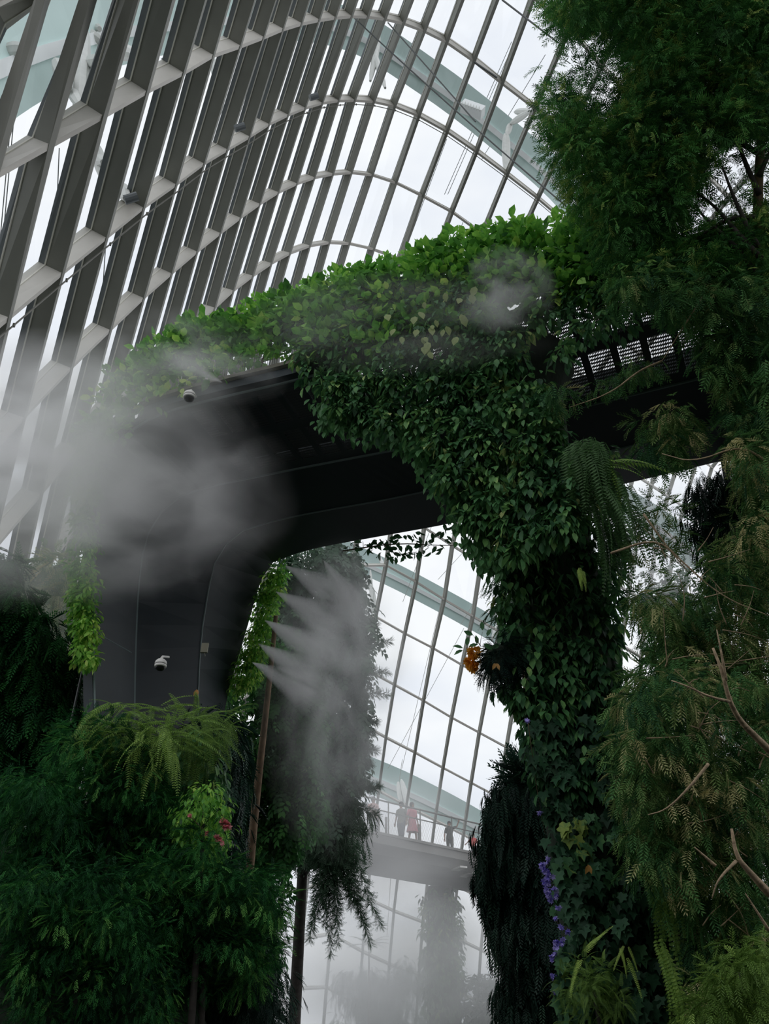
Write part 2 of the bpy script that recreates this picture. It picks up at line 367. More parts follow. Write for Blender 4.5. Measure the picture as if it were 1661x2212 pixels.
for k, (f, a, b) in RN.items():
    A = rail_at(f, a+b[:1]); B = rail_at(f, b)
    if k == 'far': pass
    R3d[k] = np.vstack([resample(smooth(A, 2), NPI)[:-1], resample(smooth(B, 1), NDK)])
    q = R3d[k][0]; foot_ = q+nrm(q-R3d[k][4])*[1, 1, 1]*((q[2])/max(.2, -nrm(q-R3d[k][4])[2])); foot_ = q+(foot_-q)*np.array([.3, .3, 1]); foot_[2] = 0; R3d[k][0] = foot_
NT = len(R3d['near'])
drop = np.zeros((NT, 3))
def outw(P, dist_p, dist_d):      # outer side of the portal: away from the opening
    t = nrm(np.gradient(P, axis=0)); o = nrm(np.cross(t, Wn)); 
    if o[0] @ U > 0: o = -o
    d = np.interp(np.arange(NT), [0, NPI+2, NPI+8, NT-1], [dist_p, dist_p, dist_d, dist_d])
    return P+o*d[:, None]
bridge = empty('planted_walkway_bridge', (R3d['far'][0]+R3d['near'][0])/2*[1, 1, 0], 'dark curved portal bridge with a planted walkway deck and perforated underside', 'bridge')
def strip(A, B, n=1):
    V = []; F = []
    L = [A+(B-A)*t for t in np.linspace(0, 1, n+1)]
    V = np.concatenate(L)
    for q in range(n):
        for i in range(len(A)-1):
            a = q*len(A)+i; F.append((a, a+1, a+1+len(A), a+len(A)))
    return V, F
g1, g2, near, far = R3d['g1'], R3d['g2'], R3d['near'], R3d['far']
m = MB()
m.add(*strip(g1, g2)); m.add(*strip(g2, far))
m.add(*strip(near[:NPI+6], g1[:NPI+6]))
# outer shell of leg and central box
no, g1o, g2o, fo = outw(near, .14, .35), outw(g1, .6, .55), outw(g2, .6, .55), outw(far, .3, .35)
k = NPI+6
m.add(*strip(near[:k], no[:k])); m.add(*strip(no[:k], g1o[:k])); m.add(*strip(g1o, g2o)); m.add(*strip(g2o, fo)); m.add(*strip(far, fo))
m.add(*strip(g1[k-1:], g1o[k-1:]))
# end cap of solid wing
m.add([near[k-1], g1[k-1], g1o[k-1], no[k-1]], [(0, 1, 2, 3)])
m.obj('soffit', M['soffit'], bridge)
m = MB()
for R, r in ((g1, .022), (g2, .016), (near+Wn*.03, .02)): m.tube(R-np.array([0, 0, .005]), r, 5)
m.obj('edge_seam', M['seam'], bridge)
# deck wing lattice with perforated panels
def SW(i, f):      # i real index along, f 0..1 from near to g1
    j = min(int(i), NT-2); t = i-j
    a = near[j]*(1-t)+near[j+1]*t; b = g1[j]*(1-t)+g1[j+1]*t
    return a*(1-f)+b*f
fb = [(.0, .08), (.42, .52), (.90, 1.0)]; ft = [(.08, .42), (.52, .90)]
m = MB(); pm = MB(); npan = 0
i0 = k-1.0; L = NT-1-i0; ncell = 25; ci = L/ncell
upv = np.array([0, 0, .07])
for a, b in fb:
    A = np.array([SW(i0+q*ci/2, a) for q in range(ncell*2+1)]); B = np.array([SW(i0+q*ci/2, b) for q in range(ncell*2+1)])
    m.add(*strip(A, B)); m.add(*strip(A+upv, B+upv)); m.add(*strip(A, A+upv)); m.add(*strip(B, B+upv))
panels = []
for c in range(ncell):
    x0 = i0+c*ci
    for a, b in ft:
        A = [SW(x0, a), SW(x0+ci*.24, a), SW(x0+ci*.24, b), SW(x0, b)]
        m.add(A+[p+upv for p in A], [(0, 1, 2, 3), (4, 5, 6, 7), (0, 1, 5, 4), (1, 2, 6, 5), (2, 3, 7, 6), (3, 0, 4, 7)])
        panels.append((x0+ci*.24, x0+ci, a, b))
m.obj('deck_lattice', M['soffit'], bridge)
for (xa, xb, a, b) in panels:
    nx, ny = 14, 12; V = []; F = []
    c4 = [SW(xa, a), SW(xb, a), SW(xb, b), SW(xa, b)]
    def Q(u, v): return (c4[0]*(1-u)+c4[1]*u)*(1-v)+(c4[3]*(1-u)+c4[2]*u)*v
    for iy in range(ny):
        for ix in range(nx):
            u0, u1, v0, v1 = ix/nx, (ix+1)/nx, iy/ny, (iy+1)/ny
            if iy % 2: u0 = min(1, u0+.5/nx); u1 = min(1, u1+.5/nx)
            if u1-u0 < .01: continue
            um, vm, du, dv = (u0+u1)/2, (v0+v1)/2, (u1-u0)*.30, (v1-v0)*.36
            bse = len(V)
            V += [Q(u0, v0), Q(u1, v0), Q(u1, v1), Q(u0, v1), Q(um-du, vm), Q(um, vm-dv), Q(um+du, vm), Q(um, vm+dv)]
            F += [(0, 1, 5), (1, 6, 5), (1, 2, 6), (2, 7, 6), (2, 3, 7), (3, 4, 7), (3, 0, 4), (0, 5, 4)][0:0] or [tuple(bse+q for q in t) for t in ((0, 1, 5), (1, 6, 5), (1, 2, 6), (2, 7, 6), (2, 3, 7), (3, 4, 7), (3, 0, 4), (0, 5, 4))]
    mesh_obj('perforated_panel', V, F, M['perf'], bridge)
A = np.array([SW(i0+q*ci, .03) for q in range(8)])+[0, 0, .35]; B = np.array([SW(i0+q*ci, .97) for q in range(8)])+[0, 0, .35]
m = MB(); m.add(*strip(A, B)); m.add(*strip(A+upv, B+upv)); m.add(*strip(A, A+upv)); m.add(*strip(B, B+upv)); m.obj('sky_block_plate', M['soffit'], bridge)  # added plate, stops sky showing through the left panels so they stay dark
# near fascia with kerb, mesh fence above it
fi = NPI+2
A = near[fi:NPI+30]+np.array([0, 0, .0])
m = MB(); off = np.array([Wn*.02-U*0, Wn*-.10, Wn*-.10+[0, 0, .13], Wn*.02+[0, 0, .13]]); m.sweep(A, np.repeat(off[None], len(A), 0)); m.obj('fascia', M['soffit'], bridge)
A2 = near[fi:]
m = MB(); off = np.array([Wn*.0+[0, 0, .14], Wn*-.16+[0, 0, .14], Wn*-.16+[0, 0, .20], Wn*.0+[0, 0, .20]]); m.sweep(A2, np.repeat(off[None], len(A2), 0)); m.obj('kerb', M['fascia'], bridge)
m = MB(); A3 = near[NPI+4:NPI+30]
for z in np.arange(.25, 1.0, .1): m.tube(A3+np.array([0, 0, z]), .004, 3)
for i in range(len(A3)*5-5):
    p = A3[i//5]+(A3[i//5+1]-A3[i//5])*(i % 5)/5
    if i//5+1 < len(A3): m.box(p+[0, 0, .6], (.007, .007, .8))
m.obj('wire_mesh_fence', M['rail'], bridge)
# cameras and fittings under the leg
def dome_camera(c, r, label, tilt=0):
    e = empty('dome_camera', c, label, 'camera')
    c = np.asarray(c)
    V, F = lathe([(0.001, 1.25), (.22, 1.22), (.27, 1.05), (.3, .98), (.62, .9), (.9, .62), (1, .3), (1.0, .1), (.98, 0.08)], 24); V = [c+np.array(v)*r for v in V]
    mesh_obj('housing', V, F, M['white'], e, shade=True)
    V, F = lathe([(.96, .09), (.96, 0.0), (.96, -.02)], 24); mesh_obj('seal_ring', [c+np.array(v)*r for v in V], F, M['black'], e, shade=True)
    V, F = lathe([(.96, -.0), (1.0, -.05), (.97, -.38), (.9, -.42), (.82, -.43)], 24); mesh_obj('collar', [c+np.array(v)*r for v in V], F, M['white'], e, shade=True)
    V, F = lathe([(.84, -.42), (.78, -.68), (.5, -.92), (.01, -1.0)], 24); mesh_obj('bubble', [c+np.array(v)*r for v in V], F, M['black'], e, shade=True)
    m = MB(); m.tube([c+np.array([0, 0, r*1.2]), c+np.array([0, .04, r*1.7]), c+np.array([0, .30, r*3.2])], r*.2, 8); m.obj('bracket_arm', M['white'], e)
    return e
dome_camera(at(347.0, 1436.0, 10.0), .068, 'white security dome camera mounted above the ferns on the dark left leg')
dome_camera(at(409.0, 856.0, 11.0), .075, 'white dome camera half lost in mist on the top edge of the planted deck')
c = at(442.0, 1400.0, 13.1); e = empty('junction_box', c, 'small pale junction box fixed to the dark left leg', 'box')
ax = [nrm(U*.2+Wn*.98), nrm(np.cross([0, 0, 1], U*.2+Wn*.98)), np.array([0, 0, 1.])]
m = MB(); m.box(c, (.10, .05, .145), [nrm(np.array([.98, .1, .05])), np.array([-.1, .98, .0]), nrm(np.array([.05, 0, .99]))]); m.obj('box_body', M['tag'], e)
m = MB(); m.tube([c+[0, 0, -.07], c+[.015, 0, -.1], c+[.02, 0, -.13]], .005, 5); m.obj('cable_tail', M['tag'], e)
wpx('hanging_rope', (197,1362,11.6), (153,1562,11.0), .014, 'dark rope slanting down between the left leg and the spruce')
wpx('crack_line_vine', (205,1366,11.4), (284,1410,12.2), .008, 'thin pale vine stem crossing the left leg', 'stem', 'seam')
# ------------------------------------------------------------------ far bridge
H0 = 9.5
def on_z(px, py, z):
    r = ray(float(px), float(py)); return CAM+r*((z-CAM[2])/r[2])
FA, FB = on_z(813, 1802, H0), on_z(1057, 1853, H0)
fu = nrm(FB-FA); fw = np.array([-fu[1], fu[0], 0.]);  fw = fw if fw[1] > 0 else -fw
FS, FE = FA-fu*9, FB+fu*12
FW = 4.6
fbridge = empty('far_footbridge', (FA+FB)/2*[1, 1, 0]+np.array([0, 0, 9.0]), 'misty grey concrete footbridge with railings and walkers in the distance', 'bridge')
m = MB(); pts = np.array([FS+(FE-FS)*t for t in np.linspace(0, 1, 12)])
off = np.array([[0, 0, 0], -fw*0+[0, 0, -.32], fw*.5+[0, 0, -.62], fw*(FW-.6)+[0, 0, -.62], fw*FW+[0, 0, -.36], fw*FW])
m.sweep(pts, np.repeat(off[None], 12, 0)); m.obj('deck', M['concrete'], fbridge)
m = MB(); off = np.array([[0, 0, .0], -fw*.07+[0, 0, 0], -fw*.07+[0, 0, .10], fw*.05+[0, 0, .10]]); m.sweep(pts, np.repeat(off[None], 12, 0)); m.obj('kerb', M['concrete'], fbridge)
for z, r in ((1.38, .035), (.98, .025)):
    m = MB(); m.tube(pts+np.array([0, 0, z])+fw*.08, r, 6); m.obj('handrail', M['rail'], fbridge)
for px in (760, 839, 908, 976, 1045):
    q = on_plane(np.array(float(px)), np.array(1790.), FA+fw*.08, fw); q = np.array([q[0], q[1], H0])
    m = MB(); m.box(q+[0, 0, .72], (.05, .05, 1.4)); m.obj('baluster_post', M['rail'], fbridge)
for px in (834, 818, 904):
    q = on_plane(np.array(float(px)), np.array(1790.), FA+fw*1.6, fw); q = np.array([q[0], q[1], H0])
    m = MB(); m.box(q+[0, 0, .6], (.10, .10, 1.3)); m.obj('thick_post', M['rail'], fbridge)
m = MB(); 
for t in np.linspace(0, 1, 180):
    q = FS+(FE-FS)*t+fw*.08
    m.tube([q+[0, 0, .1], q+fu*.5+[0, 0, .98]], .003, 3); m.tube([q+fu*.5+[0, 0, .1], q+[0, 0, .98]], .003, 3)
m.obj('mesh_infill', M['rail'], fbridge)
for px, py in ((992, 1876), (1009, 1890), (1022, 1888)):
    c = on_z(px, py, 8.86); m = MB(); m.box(c, (.34, .8, .07), [nrm(np.array([.9, .4, 0])), nrm(np.array([-.4, .9, 0])), np.array([0, 0, 1])]); m.obj('square_lamp', M['white'], fbridge)
# ------------------------------------------------------------------ people
SK = {n: paint(n, c, .8, 0, .1) for n, c in dict(skin=(.30, .17, .11), grey=(.20, .21, .18), dark=(.05, .055, .045), pink=(.62, .20, .24), red=(.62, .06, .05), rose=(.55, .30, .27), jeans=(.05, .07, .11), hair=(.02, .015, .012)).items()}
def person(foot, h, yaw, top, legs, label, pose='walk', skirt=False):
    s = h/1.72; foot = np.asarray(foot); e = empty('person', foot, label, 'person')
    cy, sy = math.cos(yaw), math.sin(yaw)
    def T(p): x, y, z = np.asarray(p)*s; return foot+np.array([cy*x-sy*y, sy*x+cy*y, z])
    V = []; E = []; R = []
    def a(p, r, par=None):
        V.append(tuple(T(p))); R.append(r*s)
        if par is not None: E.append((par, len(V)-1))
        return len(V)-1
    pel = a((0, 0, .95), .12); sp_ = a((0, .01, 1.13), .105, pel); ch = a((0, .0, 1.33), .125, sp_); nk = a((0, 0, 1.475), .05, ch)
    h1 = a((0, -.015, 1.54), .065, nk); h2 = a((0, -.02, 1.62), .088, h1); a((0, -.005, 1.69), .055, h2)
    for sd in (-1, 1):
        sh = a((sd*.17, 0, 1.41), .055, ch)
        if pose == 'point' and sd == 1:
            el = a((.36, -.08, 1.46), .04, sh); wr = a((.44, -.16, 1.68), .028, el); dirv = np.array([.18, -.15, .9])
        elif pose == 'out' and sd == -1:
            el = a((-.36, -.02, 1.22), .04, sh); wr = a((-.52, -.08, 1.06), .028, el); dirv = np.array([-.7, -.2, -.6])
        else:
            el = a((sd*.24, .03, 1.14), .042, sh); wr = a((sd*.26, -.05, .90), .028, el); dirv = np.array([sd*.05, -.15, -1])
        dirv = nrm(dirv); w0 = np.array(V[wr]); side = nrm(np.cross(dirv, [0, 1, 0.2]))
        wl = np.array([(.44, -.16, 1.68) if pose == 'point' and sd == 1 else ((-.52, -.08, 1.06) if pose == 'out' and sd == -1 else (sd*.26, -.05, .90))][0])
        pm_ = a(wl+dirv*.06, .032, wr)
        for q in range(4):
            ln = (.075, .085, .08, .065)[q]
            b = wl+dirv*.09+side*(q-1.5)*.02; f1 = a(b, .010, pm_); f2 = a(b+dirv*ln*.5, .009, f1); curl = np.array([0, -.02, 0]) if not (pose == 'point' and sd == 1 and q != 1) else -dirv*.05+np.array([0, -.03, 0])
            a(b+dirv*ln+curl, .008, f2)
        t1 = a(wl+dirv*.05-side*.04, .011, pm_); a(wl+dirv*.09-side*.06, .009, t1)
        hp = a((sd*.09, 0, .90), .085, pel); st = .12*sd if pose == 'walk' else 0
        kn = a((sd*.10, -.03-st*.6, .50), .057, hp); an = a((sd*.10, .02-st*1.3, .09), .036, kn); a((sd*.11, -.13-st*1.3, .03), .034, an)
    me = bpy.data.meshes.new('body'); me.from_pydata(V, E, []); o = bpy.data.objects.new('body', me); C.objects.link(o); o.parent = e; o.matrix_parent_inverse = e.matrix_world.inverted()
    me.materials.append(SK['skin']); sm_ = o.modifiers.new('skin', 'SKIN')
    for i, r in enumerate(R): me.skin_vertices[0].data[i].radius = (r, r)
    me.skin_vertices[0].data[0].use_root = True
    o.modifiers.new('sub', 'SUBSURF').levels = 1; o.modifiers['sub'].render_levels = 1; sm_.use_smooth_shade = True
    def rings(prof, name, mat, n=16):
        VV = []; FF = []
        for (z, rx, ry, cy0) in prof:
            for j in range(n):
                t = 2*math.pi*j/n; VV.append(T((rx*math.cos(t), cy0+ry*math.sin(t), z)))
        for i in range(len(prof)-1):
            for j in range(n): FF.append((i*n+j, i*n+(j+1) % n, (i+1)*n+(j+1) % n, (i+1)*n+j))
        mesh_obj(name, VV, FF, mat, e, shade=True)
    low = .52 if skirt else .86
    rings([(low, .27 if skirt else .175, .22 if skirt else .14, 0), (.95, .18, .145, 0), (1.1, .15, .125, .01), (1.3, .19, .14, 0), (1.42, .19, .12, 0), (1.465, .10, .075, 0), (1.475, .06, .06, 0)], 'dress' if skirt else 'shirt', SK[top])
    m = MB()
    for sd in (-1, 1):
        el = (.36, -.08, 1.46) if (pose == 'point' and sd == 1) else ((-.36, -.02, 1.22) if pose == 'out' and sd == -1 else (sd*.24, .03, 1.14))
        p, q = np.array((sd*.15, 0, 1.41)), np.array(el)
        m = MB(); m.tube([T(p), T(p*.4+q*.6), T(p*.15+q*.85)], [.072*s, .06*s, .06*s], 8)
        m.obj('sleeve', SK[top], e, True)
    if not skirt:
        m = MB()
        for sd in (-1, 1):
            st = .12*sd if pose == 'walk' else 0
            m.tube([T((sd*.085, 0, .95)), T((sd*.09, 0, .8)), T((sd*.10, -.03-st*.6, .5)), T((sd*.10, .02-st*1.3, .1))], [.105*s, .10*s, .075*s, .055*s], 10)
        m.obj('trousers', SK[legs], e, True)
    V2, F2 = lathe([(.001, .125), (.06, .115), (.095, .07), (.105, .01), (.09, -.05), (.075, -.09 if not skirt else -.2)], 14)
    mesh_obj('hair', [T(np.array(v)*[1, 1, 1]+np.array([0, .018, 1.63])) for v in V2], F2, SK['hair'], e, shade=True)
    m = MB(); m.add([T((0, -.13, 1.60)), T((-.015, -.10, 1.59)), T((.015, -.10, 1.59)), T((0, -.10, 1.64))], [(0, 1, 2), (0, 2, 3), (0, 3, 1), (1, 3, 2)]); m.obj('nose', SK['skin'], e)
    return e
def dk(px, inset):
    q = on_plane(np.array(float(px)), np.array(1800.), FA+fw*inset, fw); return np.array([q[0], q[1], H0])
person(dk(806, .9), 1.72, .3, 'rose', 'jeans', 'person in a rose top at the left end of the far bridge, half behind foliage')
person(dk(867, .8), 1.75, -.5, 'grey', 'jeans', 'person in a grey shirt walking beside the one in a pink dress')
person(dk(891, .45), 1.72, .6, 'pink', 'jeans', 'person in a long pink dress on the misty far bridge', skirt=True)
person(dk(971, 1.2), 1.55, .1, 'dark', 'dark', 'person in a dark shirt pointing upwards with a raised arm', pose='point')
person(dk(1022, 1.0), 1.2, .2, 'red', 'jeans', 'child in a red top at the right end of the far bridge', pose='out')
# ------------------------------------------------------------------ floor and the unseen planted cliff added behind the viewpoint to cut frontal fill
m = MB(); m.box((0, 40, -.05), (260, 260, .1)); tag(m.obj('floor', M['soil']), kind='structure')
# ------------------------------------------------------------------ mist volumes
def mistmat(name, dens, kind='blob', scale=2.2, lo=.42, hi=.75, seed=0, stretch=(1, 1, 1), power=1.0, g=.35):
    m, nt, out = base_mat(name); L = nt.links.new; nn = nt.nodes.new
    tc = nn('ShaderNodeTexCoord'); sp_ = nn('ShaderNodeSeparateXYZ'); L(tc.outputs['Object'], sp_.inputs[0])
    def mth(op, a, b=None, clamp=False):
        n = nn('ShaderNodeMath'); n.operation = op; n.use_clamp = clamp
        for k, v in enumerate((a, b)):
            if v is None: continue
            if isinstance(v, (int, float)): n.inputs[k].default_value = v
            else: L(v, n.inputs[k])
        return n.outputs[0]
    if kind == 'blob':
        ln = nn('ShaderNodeVectorMath'); ln.operation = 'LENGTH'; L(tc.outputs['Object'], ln.inputs[0])
        fall = mth('POWER', mth('SUBTRACT', 1.0, ln.outputs['Value'], True), power)
    else:   # jet along +X, apex at 0
        r = mth('SQRT', mth('ADD', mth('MULTIPLY', sp_.outputs[1], sp_.outputs[1]), mth('MULTIPLY', sp_.outputs[2], sp_.outputs[2])))
        rr = mth('DIVIDE', r, mth('ADD', mth('MULTIPLY', sp_.outputs[0], .34), .012))
        fall = mth('SUBTRACT', 1.0, rr, True)
        fall = mth('DIVIDE', mth('MULTIPLY', fall, mth('SUBTRACT', 1.0, sp_.outputs[0], True)), mth('ADD', sp_.outputs[0], .10))
    mp = nn('ShaderNodeMapping'); mp.inputs['Location'].default_value = (seed*3.7, seed*1.3, seed*2.1); mp.inputs['Scale'].default_value = stretch
    L(tc.outputs['Object'], mp.inputs['Vector'])
    nz = nn('ShaderNodeTexNoise'); nz.inputs['Scale'].default_value = scale; nz.inputs['Detail'].default_value = 4; nz.inputs['Distortion'].default_value = .6
    L(mp.outputs[0], nz.inputs['Vector'])
    mr = nn('ShaderNodeMapRange'); mr.interpolation_type = 'SMOOTHSTEP'; mr.inputs['From Min'].default_value = lo; mr.inputs['From Max'].default_value = hi
    L(nz.outputs['Fac'], mr.inputs['Value'])
    d = mth('MULTIPLY', mth('MULTIPLY', fall, mr.outputs[0]), dens)
    v = nn('ShaderNodeVolumeScatter'); v.inputs['Color'].default_value = (.99, .99, .995, 1); v.inputs['Anisotropy'].default_value = g
    L(d, v.inputs['Density']); L(v.outputs[0], out.inputs['Volume'])
    m.cycles.volume_step_rate = 1.0 if hasattr(m, 'cycles') and hasattr(m.cycles, 'volume_step_rate') else 1.0
    return m
from mathutils import Matrix, Vector
def sphere_mesh(name):
    V, F = lathe([(math.sin(a), -math.cos(a)) for a in np.linspace(.02, math.pi-.02, 12)], 20)
    F.append(tuple(range(20))[::-1]); F.append(tuple(11*20+j for j in range(20)))
    return V, F
def mist(px, py, d, rx, ry, rd, dens, label, rot=0, **kw):
    """an ellipsoidal cloud, radii in metres: rx across, ry up, rd in depth"""
    V, F = sphere_mesh('m'); o = mesh_obj('mist_cloud', V, F, mistmat('mist', dens, 'blob', **kw))
    c = at(float(px), float(py), float(d))
    o.matrix_world = Matrix.Translation(Vector(c)) @ Matrix.Rotation(rot, 4, 'Y') @ Matrix.Diagonal((rx, rd, ry, 1))
    return tag(o, label, 'mist', None, 'stuff')
def jet(a, b, d0, d1, dens, label, seed=0):
    p, q = at(float(a[0]), float(a[1]), float(d0)), at(float(b[0]), float(b[1]), float(d1)); L = np.linalg.norm(q-p)
    V, F = lathe([(.004, 0), (.10, .28), (.22, .62), (.34, 1.0)], 16); F.append(tuple(range(16))[::-1]); F.append(tuple(3*16+j for j in range(16)))
    V = [(v[2], v[0], v[1]) for v in V]
    o = mesh_obj('mist_jet', V, F, mistmat('jet', dens, 'jet', scale=4, lo=.25, hi=.6, seed=seed, stretch=(.6, 1.6, 1.6)))
    o.matrix_world = Matrix.Translation(Vector(p)) @ Vector(q-p).to_track_quat('X', 'Z').to_matrix().to_4x4() @ Matrix.Scale(L, 4)
    return tag(o, label, 'mist', None, 'stuff')
mist(120, 1010, 11.5, 2.8, 2.0, 1.6, 3.0, 'drifting white mist in front of the lower left ribs', scale=2.2, lo=.37, hi=.68, seed=1, stretch=(1, 1, 1.8), g=.6)
mist(340, 1080, 10.3, 1.7, 1.5, .8, 1.9, 'soft grey mist rolling across the top of the dark left leg', scale=1.9, lo=.42, hi=.72, seed=2)
mist(410, 770, 10.4, 1.3, .45, .7, 2.4, 'mist puffs over the left part of the hedge', scale=1.8, lo=.42, hi=.72, seed=5, rot=.25)
mist(1095, 630, 9.4, .55, .5, .5, 5.5, 'small bright puff of mist before the hedge above the vines', scale=1.8, lo=.40, hi=.70, seed=4, g=.7)
mist(880, 700, 10.2, 2.0, .7, .6, 1.3, 'faint mist veil drifting along the hedge', scale=1.6, lo=.40, hi=.72, seed=6, g=.5)
mist(130, 1330, 14, 1.6, 1.6, 1.2, 1.2, 'mist hanging between the left conifer and the leg', scale=1.6, lo=.38, hi=.7, seed=7)
mist(735, 1480, 15.5, 1.5, 3.0, 1.8, 1.0, 'tall mist plume in front of the weeping tree', scale=2.4, lo=.38, hi=.70, seed=8, g=.6)
mist(850, 1840, 30, 4.2, 3.0, 3.0, .55, 'bright fog bank in front of the far footbridge', scale=1.4, lo=.28, hi=.62, seed=9, g=.85)
mist(860, 2120, 33, 6.5, 4.0, 4.0, .85, 'bright fog bank low in the gap before the round tree', scale=1.2, lo=.25, hi=.6, seed=10, g=.85)
mist(1430, 1170, 16, 1.2, 1.6, 1.0, 1.1, 'wisp of mist behind the feathery tree right of the fern column', scale=1.6, lo=.38, hi=.7, seed=11, g=.6)
JT = [((616,1222),(790,1320),'topmost mist jet from the left leg, leaving its upper edge'), ((699,1210),(790,1360),'steep mist jet pointing down from under the portal beam'), ((596,1278),(760,1370),'second mist jet down the leg edge'), ((572,1340),(740,1440),'third mist jet down the leg edge'), ((557,1390),(700,1480),'fourth mist jet down the leg edge'), ((545,1431),(720,1520),'lowest mist jet from the leg edge')]
for k, (a, b, lb) in enumerate(JT):
    jet(a, b, 13.2, 13.4, 9.0, lb, k+1)
jet((160,1005), (-60,930), 10.5, 10.0, 3.5, 'mist jet blowing left from the outer edge of the leg', 9)
jet((152,1010), (-40,1040), 10.5, 10.0, 2.5, 'mist jet blowing left and down from the outer edge of the leg', 12)
jet((480,826), (340,760), 10.8, 10.5, 4.0, 'mist jet rising from the deck beside the dome camera', 13)

SC.cycles.volume_bounces = 12
QD = .50
# ------------------------------------------------------------------ planting
def kite(l, w, b=(0, 0, 0), ang=0., tilt=0., cup=.04):
    """lance leaf from b, in the XY plane rotated by ang from +Y"""
    b = np.array(b, float); d = np.array([math.sin(ang)*math.cos(tilt), math.cos(ang)*math.cos(tilt), math.sin(tilt)]); s = np.array([math.cos(ang), -math.sin(ang), 0])
    V = [b, b+d*l*.42-s*w/2, b+d*l+np.array([0, 0, -cup*l]), b+d*l*.42+s*w/2]
    return V, [(0, 2, 1), (0, 3, 2)]
def tmpl(parts):
    V = []; F = []
    for v, f in parts:
        b = len(V); V += list(v); F += [tuple(i+b for i in t) for t in f]
    return np.array(V, float), np.array(F, int)
def broad(w=.46):
    V = [(0, 0, 0), (-.42*w, .26, .05), (-.46*w, .6, .05), (0, 1, -.10), (.46*w, .6, .05), (.42*w, .26, .05), (0, .3, 0), (0, .65, -.02)]
    F = [(0, 6, 1), (1, 6, 7), (1, 7, 2), (2, 7, 3), (0, 5, 6), (5, 7, 6), (5, 4, 7), (4, 3, 7)]
    return np.array(V, float), np.array(F, int)
def ivyleaf():
    o = [(0, 0), (-.28, -.10), (-.46, .12), (-.36, .28), (-.52, .52), (-.22, .56), (0, 1.0), (.22, .56), (.52, .52), (.36, .28), (.46, .12), (.28, -.10)]
    V = [(0, .3, -.03)]+[(x, y, .05*abs(x)*2-(.1 if y == 1.0 else 0)) for x, y in o]
    return np.array(V, float), np.array([(0, i+1, (i+1) % 12+1) for i in range(12)], int)
def spray(n, ll, lw, ang, droop=.25, taper=.5, start=.1, tw=.012, jit=.0, tilt=0.):
    P = []
    def ax(t): return np.array([0, t, -droop*t*t])
    P.append(([ax(0), ax(.5)+[tw, 0, 0], ax(1), ax(.5)-[tw, 0, 0]], [(0, 1, 2), (0, 2, 3)]))
    r = random.Random(3)
    for i in range(n):
        t = start+(1-start)*i/n; l = ll*(1-taper*abs(t*1.6-.6)**1.3)
        for s in (-1, 1): P.append(kite(l*(1+r.uniform(-jit, jit)), lw, ax(t+(.5/n if s > 0 else 0)), s*(ang+r.uniform(-jit, jit)*.4), tilt, .15))
    P.append(kite(ll*.6, lw, ax(1.0-.02), 0))
    return tmpl(P)
def frond(n=20, wid=.20, droop=.5, lw=.030):
    P = []
    def ax(t): return np.array([0, t*(1-.2*droop*t), -droop*t*t])
    P.append(([ax(0), ax(.33)+[.008, 0, 0], ax(.66)+[.006, 0, 0], ax(1), ax(.66)-[.006, 0, 0], ax(.33)-[.008, 0, 0]], [(0, 1, 5), (1, 2, 5), (2, 4, 5), (2, 3, 4)]))
    for i in range(n):
        t = .06+.94*i/n; l = wid*min(1, t*4+.35)*(1-t)**.55+.01
        for s in (-1, 1): P.append(kite(l, lw, ax(t), s*1.25, -.15, .2))
    return tmpl(P)
def star(n=6):   # small flower
    P = []
    for i in range(n): P.append(kite(1, .62, (0, 0, 0), 2*math.pi*i/n, .35, -.1))
    return tmpl(P)
T_BROAD, T_ROUND, T_IVY = broad(.46), broad(.66), ivyleaf()
T_NARROW = tmpl([kite(1, .22)])
T_LEAFY = tmpl([(lambda v, f: (v*.42@np.array([[math.cos(a), -math.sin(a), 0], [math.sin(a), math.cos(a), 0], [0, 0, 1]])+np.array([0, t, -.1*t]), f))(*broad(.5)) for t, a in [(.0, -1.), (.12, 1.), (.28, -.9), (.42, .9), (.56, -.5), (.6, .3)]])
T_CEDAR = spray(6, .34, .07, .85, .35, .5, jit=.25)
T_BAMB = spray(5, .42, .075, .75, .2, .3, jit=.3, tilt=-.2)
T_FEATH = spray(7, .28, .08, .8, .45, .6, jit=.2)
T_TUFT = spray(6, .34, .055, .62, .25, .4, jit=.35)
T_NEED = spray(6, .2, .045, .9, .3, .3, jit=.3)
T_FERN = frond(18, .17, .45, .034); T_SWORD = frond(24, .075, .25, .03); T_STAR = star(6)
def inst(T, pos, ax, nr, sc, tint, tj=0.05):
    tv, tf = T; pos = np.asarray(pos); n = len(pos)
    y = nrm(ax); x = nrm(np.cross(y, nr)); z = np.cross(x, y); sc = np.broadcast_to(sc, (n,))
    Rm = np.stack([x, y, z], 1)*sc[:, None, None]
    V = np.einsum('ij,njk->nik', tv, Rm)+pos[:, None, :]
    F = tf[None]+(np.arange(n)*len(tv))[:, None, None]
    t = np.repeat(np.clip(np.broadcast_to(tint, (n,)), 0, 1), len(tf))
    return V.reshape(-1, 3), F.reshape(-1, 3), np.clip(t+rng.normal(0, tj, len(t)), 0, 1)
def merge(bs):
    V = []; F = []; T = []; o = 0
    for v, f, t in bs: V.append(v); F.append(f+o); T.append(t); o += len(v)
    return np.concatenate(V), np.concatenate(F), np.concatenate(T)
def foliage(name, bs, mat, parent=None):
    V, F, T = merge(bs); return mesh_obj(name, V, F, LM[mat], parent, T)
def inpoly(x, y, poly):
    p = np.asarray(poly, float); c = np.zeros(len(x), bool); j = len(p)-1
    for i in range(len(p)):
        xi, yi = p[i]; xj, yj = p[j]
        c ^= ((yi > y) != (yj > y)) & (x < (xj-xi)*(y-yi)/((yj-yi) or 1e-9)+xi); j = i
    return c
